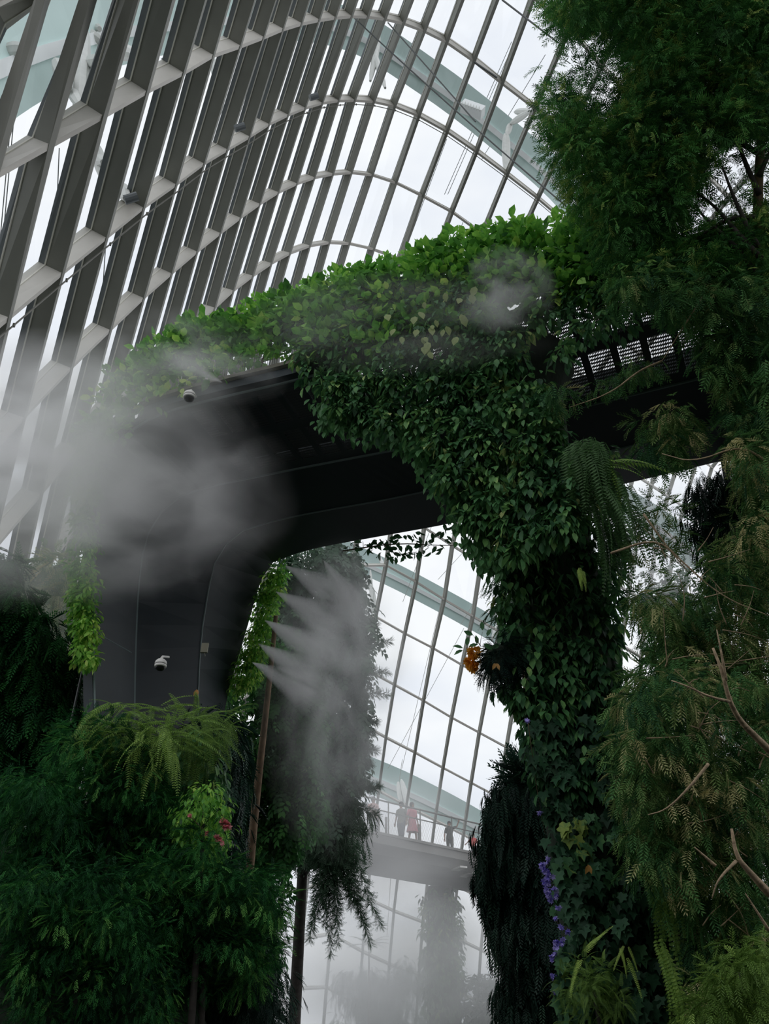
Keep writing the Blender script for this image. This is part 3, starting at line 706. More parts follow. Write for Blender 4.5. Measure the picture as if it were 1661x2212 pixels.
def psample(poly, n, holes=(), dens=None):
    p = np.asarray(poly, float); lo, hi = p.min(0), p.max(0); X = []; Y = []; k = 0
    while k < n:
        x = rng.uniform(lo[0], hi[0], 4*n+50); y = rng.uniform(lo[1], hi[1], 4*n+50); m = inpoly(x, y, p)
        for h in holes: m &= ~inpoly(x, y, h)
        if dens is not None: m &= rng.random(len(x)) < dens(x, y)
        X.append(x[m]); Y.append(y[m]); k += m.sum()
    return np.concatenate(X)[:n], np.concatenate(Y)[:n]
def rnd(n): return nrm(rng.normal(size=(n, 3)))
def lumps(cen, rad, per, T, size, droop=.5, tint=.4, tvar=.18, flat=(1, 1, .8), out=.7, shell=.55, bias=None, up=.6, rj=.35):
    """leaves over many rounded lumps"""
    n = len(cen); per = max(6, int(per*QD)); rad = np.broadcast_to(rad, (n,)); tot = n*per
    c = np.repeat(cen, per, 0); r = np.repeat(rad, per); u = rnd(tot)
    if bias is not None: u = nrm(u+np.asarray(bias))
    pos = c+u*np.array(flat)*(r*(shell+(1-shell)*rng.random(tot)))[:, None]
    ax = u*out+rnd(tot)*rj+np.array([0, 0, -droop]); nr = u*.5+np.array([0, 0, up])+rnd(tot)*.3
    lt = np.repeat(rng.normal(0, tvar*1.2, n), per)
    ti = tint+lt+rng.normal(0, .10, tot)+.12*u[:, 2]*0
    ss = size*rng.uniform(.72, 1.32, tot)
    return inst(T, pos, ax, nr, ss, ti)
def pxlumps(poly, ncl, d0, d1, r, per, T, size, holes=(), dens=None, plane=None, **kw):
    x, y = psample(poly, ncl, holes, dens); d = rng.uniform(d0, d1, ncl)
    if plane is not None: P = on_plane(x, y, *plane); P = P+nrm(CAM-P)*d[:, None]
    else: P = at(x, y, d)
    return lumps(P, r*rng.uniform(.6, 1.3, ncl), per, T, size, **kw)
def stems(paths, name, mat, parent, rad=.02, k=6):
    for p in paths:
        m = MB(); q = resample(smooth(p, 2), max(6, len(p)*4)); m.tube(q, np.linspace(rad, rad*.3, len(q)), k); m.obj(name, M[mat], parent, True)
def pth(pts, d=None):
    a = np.array([list(map(float, q)) for q in pts]); dd = a[:, 2] if a.shape[1] > 2 else np.full(len(a), float(d)); return at(a[:, 0], a[:, 1], dd)
def ground(P): return np.array([P[0], P[1], 0.])
def plant(name, base, label, cat, group=None): return empty(name, base, label, cat, group)
NPL = (P0, Wn)
# ---- hedge along the near edge of the deck
hedge_poly = [(175,940),(200,880),(262,792),(305,765),(380,718),(460,688),(570,655),(640,632),(740,598),(830,578),(900,553),(1000,518),(1100,496),(1200,486),(1290,486),(1340,560),(1340,610),(1150,660),(1000,700),(900,730),(720,760),(640,770),(560,775),(480,800),(400,840),(320,880),(250,935),(205,1010)]
holes = [[(460,860),(500,790),(560,772),(625,768),(655,812),(500,870)], [(1050,690),(1075,640),(1110,620),(1150,650),(1140,685)], [(1270,612),(1320,575),(1370,585),(1330,625)]]
e = plant('hedge', near[NPI+20], 'bright green broad leaved hedge growing along the top of the near deck edge', 'hedge')
foliage('leaves', [pxlumps(hedge_poly, 560, -.05, .45, .17, 34, T_ROUND, .135, holes=holes, plane=NPL, droop=-.15, tint=.5, tvar=.12),
                   inst(T_LEAFY, *(lambda P, n: (P, rnd(n)*.6+[0, 0, .9], rnd(n)+[0, -.6, .4]))(on_plane(*psample([(262,800),(560,655),(740,598),(900,553),(1100,492),(1290,480),(1290,500),(1100,515),(900,575),(740,622),(560,680),(300,800)], 260), *NPL), 260), .24, .62)], 'hedge', e)
stems([on_plane(np.array([x, x+20., x+60.]), np.array([y, y-60., y-120.]), *NPL) for x, y in [(300, 880), (420, 840), (560, 800), (700, 760), (860, 720), (1020, 690), (1180, 660)]], 'woody_stem', 'twig', e, .02)
# ---- vine curtain over the deck side
def dcur(x, y): return np.where((x > 1120) & (y > 640) & (y < 820), .35, 1.)
cur = [(590,690),(900,600),(1330,520),(1345,700),(1230,770),(1165,800),(1190,900),(1260,1010),(1240,1130),(1100,1215),(1050,1165),(1005,1120),(975,1075),(940,1010),(885,950),(800,915),(712,885),(680,840),(650,795)]
e = plant('climbing_vine', near[NPI+28], 'mass of glossy climbing vine spilling over the deck side', 'vine')
foliage('leaves', [pxlumps(cur, 900, .05, .45, .15, 30, T_BROAD, .13, holes=holes[1:], dens=dcur, plane=NPL, droop=.9, tint=.45, tvar=.16, up=.9),
    inst(T_BROAD, *(lambda P, n: (P+rnd(n)*.1, rnd(n)*.6+[0, 0, -1.], rnd(n)*.5+[0, -1, .4]))(on_plane(*psample([(960,1080),(1090,1230),(1060,1240),(1000,1160),(930,1040),(890,980),(820,950),(700,925),(660,860),(800,900),(900,930)], 700), P0-Wn*.1, Wn), 700), .12, .5)], 'vine', e)
x, y = psample([(960,620),(1050,600),(985,760),(940,770),(820,720),(830,660)], 26); n = 26
P = on_plane(x, y, P0-Wn*.55, Wn)
foliage('pale_leaves', [inst(T_ROUND, P, rnd(n)*.4+[0, 0, -1], rnd(n)*.3+[0, -1, .2], .125*rng.uniform(.7,1.2,n), .5)], 'pale', e)['label'] = 'pale yellow green leaves'
x, y = psample([(690,1180),(780,1168),(960,1140),(1000,1130),(960,1190),(900,1200),(840,1205),(780,1185)], 120, dens=lambda x, y: np.clip(1.3-abs(x-880)/130, .25, 1)); P = at(x, y, 14.3+rng.random(120)*.4)
e = plant('trailing_vine', at(880., 1170., 14.5), 'dark trailing leaves silhouetted under the far lower edge of the beam', 'vine')
foliage('leaves', [inst(T_BROAD, P, rnd(120)+[0, 0, -.7], rnd(120), .15, .3)], 'vine', e)
stems([pth([(740,1190),(860,1172),(960,1180),(1090,1172)], 14.4), pth([(820,1165),(850,1200),(900,1192)], 14.5)], 'stem', 'twig', e, .012)
# ---- ivy column
colpos = lambda px, py, dy: on_plane(px, py, np.array([0, 8.9, 0])-np.array([0, 1, 0])*0, np.array([0., 1, 0]))
m = MB(); zz = [0, 2, 4, 5.5, 7, 8, 9, 9.6]; cx = [2.25, 2.2, 2.1, 2.05, 1.95, 1.8, 1.6, 1.6]; rr = [.5, .5, .5, .5, .5, .55, .75, .95]
colm = empty('ivy_column', (2.25, 9.1, 0), 'tall pillar wrapped in vines and ivy, carrying the right part of the beam', 'column')
m.tube([(a, 9.15, z) for a, z in zip(cx, zz)], rr, 16); m.obj('pillar', M['moss'], colm, True)
colU = [(960,990),(1330,960),(1345,1060),(1335,1200),(1330,1400),(1360,1560),(1385,1700),(1200,1760),(1175,1690),(1140,1570),(1105,1470),(1092,1350),(1095,1250),(1050,1180),(985,1090)]
colL = [(1130,1560),(1370,1560),(1400,1700),(1440,1850),(1480,2000),(1510,2230),(1222,2230),(1218,2050),(1205,1850),(1180,1700)]
YP = (np.array([0, 8.95, 0]), np.array([0., 1, 0]))
foliage('climbing_leaves', [pxlumps(colU, 620, .0, .45, .14, 30, T_BROAD, .13, plane=YP, droop=1., tint=.38, tvar=.14, up=.9),
   pxlumps([(1060,1180),(1110,1240),(1100,1350),(1110,1460),(1160,1600),(1190,1700),(1165,1700),(1120,1570),(1075,1480),(1080,1380),(1070,1290)], 60, .0, .3, .12, 12, T_BROAD, .12, plane=YP, droop=1., tint=.4, shell=.2)], 'vine', colm)
foliage('ivy_leaves', [pxlumps(colL, 420, .1, .5, .15, 18, T_IVY, .112, plane=YP, droop=1.1, out=.3, tint=.34, tvar=.2, up=.2, bias=(0, -1.2, 0))], 'ivy', colm)
# ---- greenery on both sides of the dark leg
e = plant('leg_climber', near[6], 'yellow green climber lining the outer left edge of the dark leg', 'vine')
foliage('leaves', [pxlumps([(178,920),(215,960),(206,1010),(203,1100),(200,1300),(203,1440),(172,1440),(160,1330),(158,1250),(162,1100),(165,1000)], 230, .0, .5, .12, 30, T_BROAD, .085, plane=NPL, droop=.7, tint=.62, tvar=.14)], 'hedge', e)
FPLN = (P0+Wn*WID, Wn)
e = plant('leg_climber', far[6], 'yellow green climber on the inner right edge of the dark leg beside the mist jets', 'vine')
foliage('leaves', [pxlumps([(575,1245),(592,1225),(618,1205),(610,1260),(595,1340),(578,1400),(550,1470),(515,1500),(495,1500),(530,1400),(555,1300)], 220, -.3, .25, .14, 28, T_BROAD, .09, plane=FPLN, droop=.7, tint=.6, tvar=.14)], 'hedge', e)
# ---- trees
def tree(name, label, polys, trunk, cat='tree', parts='foliage', holes=(), mat='bush', bark='bark', group=None):
    base = ground(trunk[0][0][0]) if trunk else None
    e = plant(name, base, label, cat, group)
    for q in trunk: stems([q[0]], q[2] if len(q) > 2 else 'trunk', q[3] if len(q) > 3 else bark, e, q[1], 10)
    foliage(parts, polys, mat, e)
    return e
def to_ground(P):      # run a trunk down to the ground
    P = np.asarray(P); Q = P if P[0][2] < P[-1][2] else P[::-1]
    d = (Q[0]-Q[1]); t = Q[0][2]/max(.2, -d[2]); return np.vstack([[*(Q[0][:2]+d[:2]*t*.3), 0.], Q])
# tall slender tree with brown trunk
tr = to_ground(pth([(596,1330),(586,1430),(572,1560),(556,1700),(541,1850),(532,1960)], 15.9)[::-1])
P1 = [(450,1500),(520,1490),(545,1520),(560,1410),(640,1400),(690,1450),(690,1600),(680,1760),(620,1850),(585,1950),(585,2230),(440,2230),(450,1900),(440,1640)]
hol = [[(498,1480),(545,1470),(552,1540),(520,1570),(500,1530)], [(515,1590),(550,1570),(556,1600),(522,1615)], [(598,1835),(640,1850),(636,1880),(600,1870)]]
tree('slender_tree', 'slender tree with a leaning brown trunk right of the dark leg', [pxlumps(P1, 330, 16.9, 19.2, .36, 36, T_LEAFY, .30, holes=hol, droop=1.2, tint=.30, tvar=.12, flat=(1, 1, 1.3))], [(tr, .13)], mat='bamboo', bark='redbark')
# weeping tree with rope-like branches
tr = to_ground(pth([(648,1240),(652,1500),(660,1760),(655,1850),(647,2000),(636,2200)], 24)[::-1])
P2 = [(612,1215),(700,1188),(768,1200),(772,1290),(788,1400),(780,1500),(775,1600),(760,1700),(720,1790),(650,1830),(600,1700),(570,1560),(590,1400),(600,1300)]
ropes = []
def rope(x0, y0, x1, y1, d, sag=0, dens=26, sz=.34):
    n = dens; t = np.linspace(0, 1, n); x = x0+(x1-x0)*t; y = y0+(y1-y0)*t+sag*(t*t-t)
    P = at(x, y, np.full(n, float(d))); g = nrm(np.gradient(P, axis=0)); k = 6
    PP = np.repeat(P, k, 0); ax = np.repeat(g, k, 0)*.7+rnd(n*k)*.8
    return inst(T_NEED, PP, ax, rnd(n*k), sz*np.repeat(1-.5*t, k), .4)
for x0, y0, x1, y1, s in [(740,1380,842,1385,-40),(750,1290,800,1340,-10),(745,1430,836,1452,-30),(740,1470,838,1500,-40),(760,1520,812,1560,-30),(740,1560,806,1585,-20),(745,1600,812,1622,-20),(750,1640,800,1650,-20),(740,1330,812,1352,-20),(760,1690,820,1700,-25),(740,1230,790,1262,-10),(770,1240,775,1420,0),(782,1460,790,1650,0),(765,1500,778,1690,0),(740,1720,815,1760,-20),(730,1760,790,1800,-10)]:
    ropes.append(rope(x0, y0, x1, y1, 23.5, s))
for x0, y0, x1, y1, s in [(700,1800,672,2000,20),(710,1830,714,2060,0),(715,1820,728,1990,0),(730,1810,760,1960,-10),(740,1830,788,2000,-30),(745,1820,800,2040,-40),(755,1800,822,2000,-50),(690,1830,700,1960,0),(720,1840,770,1950,-20),(700,1900,668,2030,10),(725,1860,730,2040,0),(708,1850,702,2000,0)]:
    ropes.append(rope(x0, y0, x1, y1, 23.2, s, 34, .36))
tree('weeping_tree', 'tall weeping tree with hanging rope like branches in the mist', [pxlumps(P2, 330, 23.5, 25.5, .5, 40, T_LEAFY, .40, droop=1.3, tint=.4, tvar=.12, flat=(1, 1, 1.5)), pxlumps([(640,1760),(790,1740),(780,1840),(700,1860),(650,1850)], 60, 23.5, 24.5, .35, 36, T_NEED, .4, droop=1.2)]+ropes, [(tr, .20, 'trunk', 'darkbark')], mat='rope')
# bushes in the lower left, on a planted mound
m = MB()
def mound(c, r, name, label):
    n1, n2 = 14, 24; V = []; F = []
    for i in range(n1):
        for j in range(n2):
            a = i/(n1-1)*math.pi/2; b = 2*math.pi*j/n2; k = 1+.12*math.sin(3*b+i)+.08*math.sin(7*b+2*i)
            V.append((c[0]+r[0]*math.cos(a)*math.cos(b)*k, c[1]+r[1]*math.cos(a)*math.sin(b)*k, r[2]*math.sin(a)*k))
    for i in range(n1-1):
        for j in range(n2): F.append((i*n2+j, i*n2+(j+1) % n2, (i+1)*n2+(j+1) % n2, (i+1)*n2+j))
    return tag(mesh_obj(name, V, F, M['moss'], shade=True), label, 'mound')
mound((-3.4, 10.4, 0), (2.6, 2.0, 3.5), 'planted_mound', 'dark mossy mound under the bushes at lower left')
def bush(name, label, poly, ncl, d0, d1, r, per, size, tint, T=T_FEATH, mat='bush', droop=.9, tv=.13, holes=(), cat='shrub', **kw):
    x, y = np.mean(poly, 0); b = ground(at(x, y, (d0+d1)/2)); e = plant(name, b, label, cat)
    foliage('foliage', [pxlumps(poly, ncl, d0, d1, r, per, T, size, holes=holes, droop=droop, tint=tint, tvar=tv, **kw)], mat, e)
    top = at(float(x), float(min(p[1] for p in poly)+60), (d0+d1)/2)
    stems([np.array([b, b*.5+top*.5+[.1, 0, 0], top])], 'stem', 'darkbark', e, .06)
    return e
bush('feathery_bush', 'rounded dark green bush with drooping sprays under the ferns', [(120,1640),(150,1580),(200,1562),(270,1575),(320,1620),(350,1680),(385,1750),(410,1840),(410,1900),(100,1900),(100,1740)], 300, 9.0, 10.2, .22, 84, .115, .42, T=T_TUFT, droop=.3, tv=.2)
bush('feathery_bush', 'dark bush at the left frame edge with long drooping sprays', [(0,1690),(50,1670),(110,1690),(150,1760),(160,1900),(150,2080),(0,2100)], 210, 8.2, 9.2, .22, 84, .11, .42, T=T_TUFT, droop=.55, tv=.2)
bush('feathery_bush', 'large deep green bush filling the bottom left corner', [(0,1900),(160,1880),(250,1900),(330,2000),(360,2230),(0,2230)], 290, 7.4, 8.4, .2, 84, .10, .40, T=T_TUFT, droop=.4, tv=.2)
bush('feathery_bush', 'bright tipped green bush in front of the pink flowers', [(260,1890),(380,1850),(440,1790),(480,1880),(560,1890),(592,1930),(585,2050),(550,2120),(360,2150),(280,2050)], 280, 8.2, 9.4, .20, 84, .11, .5, T=T_TUFT, droop=.25, tv=.2)
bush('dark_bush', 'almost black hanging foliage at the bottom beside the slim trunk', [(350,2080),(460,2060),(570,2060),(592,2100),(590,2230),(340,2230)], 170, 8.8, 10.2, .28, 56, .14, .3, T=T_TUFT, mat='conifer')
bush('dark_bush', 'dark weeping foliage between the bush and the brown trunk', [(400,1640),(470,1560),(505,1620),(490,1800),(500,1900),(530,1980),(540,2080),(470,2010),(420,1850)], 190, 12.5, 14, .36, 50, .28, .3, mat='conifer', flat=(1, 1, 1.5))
# left conifer and misty spruce
tr = to_ground(pth([(20,1250),(22,1500),(20,1760)], 12.4)[::-1])
tree('left_conifer', 'dark green conifer cut off by the left frame edge', [pxlumps([(0,1195),(30,1215),(45,1270),(62,1320),(105,1350),(138,1400),(150,1440),(130,1500),(112,1570),(70,1630),(0,1700),(-60,1700),(-60,1190)], 230, 11.6, 13.4, .26, 56, T_FEATH, .26, droop=.7, tint=.42, tvar=.12)], [(tr, .12)], mat='bush', bark='darkbark')
tr = to_ground(pth([(150,1380),(122,1480),(100,1580),(88,1680)], 19)[::-1])
spr = [rope(140-i*4, 1420+i*16, 140-i*4+dx, 1450+i*17+dy, 19, -26, 20, .42) for i in range(14) for dx, dy in ((68, 50), (-60, 40), (40, 60), (-34, 55))]
tree('spruce', 'drooping spruce with a dark trunk in the mist left of the leg', spr+[pxlumps([(60,1420),(180,1400),(190,1560),(60,1660)], 20, 19, 20, .3, 26, T_NEED, .45, droop=1.)], [(tr, .2)], mat='rope', bark='darkbark')
bush('misty_shrub', 'pale misty green shrub between the left conifer and the leg', [(60,1230),(120,1195),(160,1230),(175,1340),(165,1420),(110,1360)], 50, 15, 17, .32, 36, .28, .6, T=T_FEATH, mat='cedar', droop=.4)
# dark weeping cypress right of the far bridge
tr = to_ground(pth([(1130,1660),(1140,1900),(1150,2200)], 13)[::-1])
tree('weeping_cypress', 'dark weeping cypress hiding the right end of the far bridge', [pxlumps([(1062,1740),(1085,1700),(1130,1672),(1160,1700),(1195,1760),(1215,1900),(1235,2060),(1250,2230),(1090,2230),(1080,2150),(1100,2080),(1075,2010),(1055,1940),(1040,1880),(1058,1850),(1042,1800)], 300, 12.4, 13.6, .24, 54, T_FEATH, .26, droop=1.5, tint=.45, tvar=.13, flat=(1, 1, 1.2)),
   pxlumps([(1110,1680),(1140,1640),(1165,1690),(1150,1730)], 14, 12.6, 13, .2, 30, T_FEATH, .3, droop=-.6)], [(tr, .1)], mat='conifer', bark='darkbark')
# big tree upper right
hR = [[(1190,50),(1290,40),(1365,90),(1372,210),(1320,270),(1235,250),(1190,190)], [(1510,320),(1600,270),(1690,260),(1690,420),(1640,450),(1580,500),(1510,520),(1460,480)], [(1620,150),(1661,130),(1661,190),(1630,200)], [(1250,160),(1290,180),(1300,215),(1262,212)]]
tr = to_ground(pth([(1600,-80,9.8),(1622,150,10),(1650,300,10),(1632,430,9.9),(1645,560,9.9),(1680,800,9.6)])[::-1])
brn = [pth([(1645,560,9.2),(1590,500,9.3),(1540,440,9.7),(1480,400,9.8)]), pth([(1650,600,9.4),(1560,560,9.5),(1480,540,9.8)]), pth([(1640,420,9.4),(1600,330,9.5),(1580,250,9.7)]), pth([(1635,470,9.4),(1575,470,9.5),(1510,510,9.6)]), pth([(1640,380,9.4),(1661,330,9.4),(1700,280,9.4)]), pth([(1636,330,9.5),(1500,250,9.8),(1360,260,10.2),(1260,300,10.6)]), pth([(1630,230,9.6),(1480,120,10),(1330,60,10.5)]), pth([(1640,540,9.3),(1590,440,9.3),(1560,360,9.4)]), pth([(1650,620,9.3),(1600,540,9.4),(1520,470,9.6),(1500,440,9.7)])]
PR = [(1205,-40),(1222,90),(1190,110),(1196,190),(1182,240),(1215,300),(1210,340),(1250,390),(1248,430),(1290,480),(1300,540),(1345,600),(1460,640),(1580,640),(1680,660),(1680,-40)]
tree('feathery_tree', 'tall dense fine leaved tree filling the upper right corner', [pxlumps(PR, 1050, 9.2, 11, .23, 58, T_BAMB, .135, holes=hR, droop=.25, tint=.56, tvar=.2),
   pxlumps([(1660,-200),(1960,-200),(2000,650),(1660,650)], 330, 9.2, 11, .25, 26, T_BAMB, .17, droop=.25, tint=.5), pxlumps([(1230,-300),(1680,-300),(1680,-30),(1210,-30)], 240, 9.4, 11, .25, 26, T_BAMB, .17, droop=.25, tint=.5),
   pxlumps([(1172,110),(1240,70),(1350,90),(1360,240),(1300,330),(1205,360),(1172,240)], 46, 10, 10.8, .2, 20, T_BAMB, .15, droop=.2, tint=.3, shell=.1), pxlumps([(1450,330),(1660,280),(1660,560),(1500,580)], 40, 9.8, 10.6, .2, 16, T_BAMB, .15, droop=.1, tint=.25, shell=.1)], [(tr, .12, 'trunk', 'redbark')]+[(b, .032, 'branch', 'darkbark') for b in brn], mat='bamboo')
# cedar with pale bare branches on the right
hC = [[(1320,1030),(1500,990),(1610,970),(1620,1060),(1560,1150),(1560,1230),(1480,1290),(1390,1290),(1330,1200)], [(1315,1270),(1390,1300),(1420,1430),(1372,1460),(1320,1400)]]
PC1 = [(1330,600),(1480,600),(1680,630),(1680,1000),(1610,1000),(1585,900),(1560,800),(1500,745),(1530,700),(1430,665),(1340,655)]
PC2 = [(1540,960),(1680,950),(1680,1500),(1420,1500),(1372,1460),(1352,1340),(1330,1290),(1380,1260),(1440,1240),(1520,1260),(1590,1150)]
PC3 = [(1370,1460),(1680,1460),(1680,2230),(1500,2230),(1500,2100),(1470,1980),(1400,1880),(1350,1780),(1330,1640),(1345,1540)]
tr = to_ground(pth([(1800,900,8.8),(1790,1400,8.4),(1780,1900,8)])[::-1])
pb = [pth([(1680,1640,7.6),(1641,1600,7.5),(1600,1560,7.4),(1575,1515,7.3),(1560,1450,7.3),(1540,1400,7.4)]), pth([(1575,1515,7.3),(1530,1505,7.2),(1480,1480,7.2),(1450,1470,7.3)]), pth([(1568,1470,7.3),(1560,1420,7.3),(1548,1360,7.4)]),
      pth([(1661,1930,7.2),(1620,1885,7.1),(1590,1850,7.1),(1580,1790,7.2)]), pth([(1590,1860,7.1),(1550,1900,7),(1538,1940,7)]), pth([(1545,1870,7.1),(1500,1830,7.1)]), pth([(1530,1650,7.5),(1490,1700,7.4),(1440,1750,7.4),(1400,1760,7.5)]), pth([(1661,2010,7.1),(1610,1930,7.1)]),
      pth([(1661,1000,8.6),(1600,960,8.7),(1500,1000,8.8),(1430,980,9)]), pth([(1320,1195,8.6),(1420,1160,8.7),(1480,1220,8.6),(1560,1290,8.4),(1661,1330,8.2)]), pth([(1390,1110,9),(1440,1180,8.9),(1490,1240,8.8)]), pth([(1430,780,9.6),(1380,800,9.6),(1320,850,9.6),(1230,880,9.7)]), pth([(1520,640,9.4),(1480,700,9.4),(1430,780,9.5)])]
bs = [pxlumps([(1680,640),(1950,640),(1950,2230),(1680,2230)], 330, 7.4, 9, .22, 24, T_CEDAR, .17, droop=.6, tint=.45, tvar=.2), pxlumps(PC1, 210, 8.8, 10, .20, 38, T_CEDAR, .17, droop=.7, tint=.35, tvar=.15), pxlumps(PC2, 220, 8., 9.2, .18, 34, T_CEDAR, .16, holes=hC, droop=.6, tint=.5, tvar=.2), pxlumps(PC3, 800, 6.8, 8.6, .17, 36, T_CEDAR, .13, droop=.6, tint=.48, tvar=.22),
      pxlumps([(1385,1100),(1440,1070),(1500,1140),(1540,1230),(1400,1260),(1360,1200)], 22, 8.6, 9.2, .15, 16, T_CEDAR, .15, droop=.1, tint=.55, tvar=.15, shell=.1),
      pxlumps([(1390,880),(1480,870),(1520,940),(1470,1000),(1390,990),(1370,950)], 34, 9, 9.6, .15, 24, T_CEDAR, .17, droop=.8, tint=.5), pxlumps([(1160,820),(1240,850),(1230,880),(1180,870)], 8, 9.2, 9.6, .12, 22, T_CEDAR, .15, droop=.8, tint=.35), pxlumps([(1250,850),(1330,800),(1420,770),(1420,800),(1330,850)], 14, 9.4, 9.7, .10, 22, T_CEDAR, .14, droop=.8, tint=.4)]
tree('cedar_tree', 'feathery cedar with pale bare branches along the right frame edge', bs, [(tr, .14, 'trunk', 'darkbark')]+[(b, (.03 if i in (0, 3) else .012), 'branch', 'palebark') for i, b in enumerate([CAM+(q-CAM)*(.86 if i < 8 else .95) for i, q in enumerate(pb)])], mat='cedar')
tr = to_ground(pth([(1560,980),(1600,1200),(1640,1500)], 14)[::-1])
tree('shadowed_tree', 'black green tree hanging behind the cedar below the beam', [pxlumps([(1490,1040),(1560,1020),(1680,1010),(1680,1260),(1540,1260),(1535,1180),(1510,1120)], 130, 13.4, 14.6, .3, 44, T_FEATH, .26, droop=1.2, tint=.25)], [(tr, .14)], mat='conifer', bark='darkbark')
bush('bright_conifer', 'bright yellow green feathery conifer tip in the bottom right corner', [(1530,2110),(1600,2060),(1680,2040),(1680,2230),(1470,2230)], 90, 6.2, 6.9, .15, 50, .10, .5, T=T_CEDAR, mat='fern', droop=.3)
# ---- ferns
def fern(label, base_px, d, n, L, dirs, T=T_FERN, mat='fern', name='fern', droop=.2, tint=.5, spread=.5, pos_j=.05):
    c = at(float(base_px[0]), float(base_px[1]), float(d)); e = plant(name, c, label, 'fern')
    ax = nrm(np.array(dirs, float))[rng.integers(0, len(dirs), n)]+rnd(n)*spread+np.array([0, 0, -droop])
    foliage('fronds', [inst(T, c+rnd(n)*pos_j, ax, rnd(n)*.25+np.array([0, -.4, .9]), L*rng.uniform(.6, 1.15, n), tint, .12)], mat, e); return e
FN = [('left most of the ferns on the lower dark leg, fronds fanning left', (250,1560), 9.9, 34, .62, [(-1,0,-.2),(-1,0,.4),(-.6,-.5,-.5)], .5),
      ('light green fern right under the dome camera', (330,1570), 9.8, 30, .60, [(-.5,-.3,.5),(.6,0,.4),(0,-.5,-.4)], .55),
      ('fern with upright fronds between camera and junction box', (395,1580), 9.9, 34, .55, [(.2,0,1),(.7,0,.4),(-.4,-.3,.2)], .5),
      ('lower fern drooping over the top of the rounded bush', (330,1610), 9.5, 30, .55, [(0,-.4,-1),(.4,-.3,-.7),(-.5,-.2,-.5)], .65),
      ('fern at the lower right corner of the dark leg', (425,1600), 10.4, 30, .6, [(.8,0,-.6),(.5,0,.2),(0,-.4,-1)], .35),
      ('fern with thin fronds reaching right towards the slender trunk', (455,1570), 10.4, 26, .55, [(.6,0,.5),(.7,-.2,-.5),(0,-.3,-1)], .3),
      ('dense fern skirt low on the leg above the bush', (250,1600), 9.7, 34, .5, [(-.6,-.2,-.5),(0,-.5,.3),(.5,-.3,.1)], .45)]
for lb, p, d, n, L, dr, ti in FN: fern(lb, p, d-.25, int(n*1.7), L*.72, dr, tint=ti, pos_j=.22)
bush('mixed_creeper', 'brownish creeper and small leaves hanging below the ferns', [(370,1620),(460,1600),(470,1720),(440,1860),(390,1760),(350,1690)], 90, 10, 11, .22, 30, .12, .5, T=T_BROAD, mat='vine', cat='vine')
bush('variegated_shrub', 'yellow edged small leaved shrub left of the pink flowers', [(395,1740),(440,1690),(490,1740),(480,1830),(440,1880),(400,1850)], 60, 8.6, 9.2, .14, 36, .07, .6, T=T_BROAD, mat='hedge', droop=.8)
fern('dark fern hanging from the beam beside the pillar top', (1270,985), 9.1, 60, .6, [(.1,-.1,-1),(.35,0,-1),(-.2,-.1,-1)], mat='darkfern', spread=.22, pos_j=.22, tint=.5)
fern('long fern fronds trailing right of the pillar against the sky', (1310,1060), 9.0, 46, .85, [(.4,-.1,-1),(.25,0,-1)], T=T_SWORD, mat='darkfern', spread=.2, pos_j=.25, tint=.5)
fern('curled brownish green frond over the gap beside the beam end', (1300,1000), 8.9, 8, .6, [(.8,-.2,.3),(.6,-.2,-.6)], tint=.5, spread=.2)
fern('pair of long sword fern fronds hanging low on the pillar', (1415,1860), 7.2, 9, .95, [(.25,-.1,-1)], T=T_SWORD, spread=.10, tint=.35, name='sword_fern', pos_j=.1)
fern('pale sword fern fronds below the long pair', (1420,2030), 6.9, 8, .75, [(.3,-.1,-1)], T=T_SWORD, spread=.10, tint=.65, name='sword_fern', pos_j=.05)
fern('two upright small sword fronds amid the ivy', (1392,1905), 7.2, 7, .32, [(-.2,-.1,1),(.25,-.1,1)], T=T_SWORD, spread=.1, tint=.7, name='sword_fern')
fern('bright yellow green cross shaped fern in the ivy', (1349,2050), 7.1, 6, .28, [(0,-.2,1),(.3,-.2,-1),(-.5,-.2,-.6)], T=T_SWORD, spread=.15, tint=.95, name='sword_fern')
fern('bright slanting fern frond near the violet flowers', (1260,2060), 7.2, 6, .40, [(-.6,-.2,-.8),(.4,-.1,.6)], T=T_SWORD, spread=.15, tint=.85, name='sword_fern')
fern('yellow green leafy sprig high on the pillar', (1248,1235), 8.6, 5, .2, [(0,-.3,-1),(.2,-.2,-.8)], spread=.2, tint=.9, name='sword_fern')
bush('ferny_tuft', 'tuft of olive ferns at the foot of the ivy near the violet flowers', [(1215,2120),(1250,2080),(1340,2090),(1350,2160),(1330,2230),(1210,2230)], 40, 7, 7.5, .12, 34, .12, .25, T=T_FERN, mat='fern', droop=.1)
bush('pillar_side_vine', 'olive trailing foliage between the pillar and the cedar', [(1350,1500),(1385,1500),(1420,1580),(1430,1700),(1480,1850),(1520,2000),(1480,2060),(1420,1860),(1370,1680)], 90, 8.2, 9, .15, 22, .13, .35, T=T_CEDAR, mat='cedar', cat='vine')
tw = []
for i in range(46):
    x0, y0 = psample([(1400,1180),(1640,1150),(1640,2080),(1500,2080),(1420,1800),(1380,1500)], 1); x0, y0 = float(x0[0]), float(y0[0]); a = rng.uniform(-2.6, .6); L_ = rng.uniform(40, 120)
    tw.append(pth([(x0, y0), (x0+L_*.5*math.cos(a)+rng.uniform(-12, 12), y0+L_*.5*math.sin(a)), (x0+L_*math.cos(a), y0+L_*math.sin(a)+rng.uniform(-10, 20))], 6.75 if y0 > 1450 else 7.6))
cedar = [o for o in bpy.data.objects if o.name == 'cedar_tree'][0]
stems(tw, 'twig', 'palebark', cedar, .006, 5)
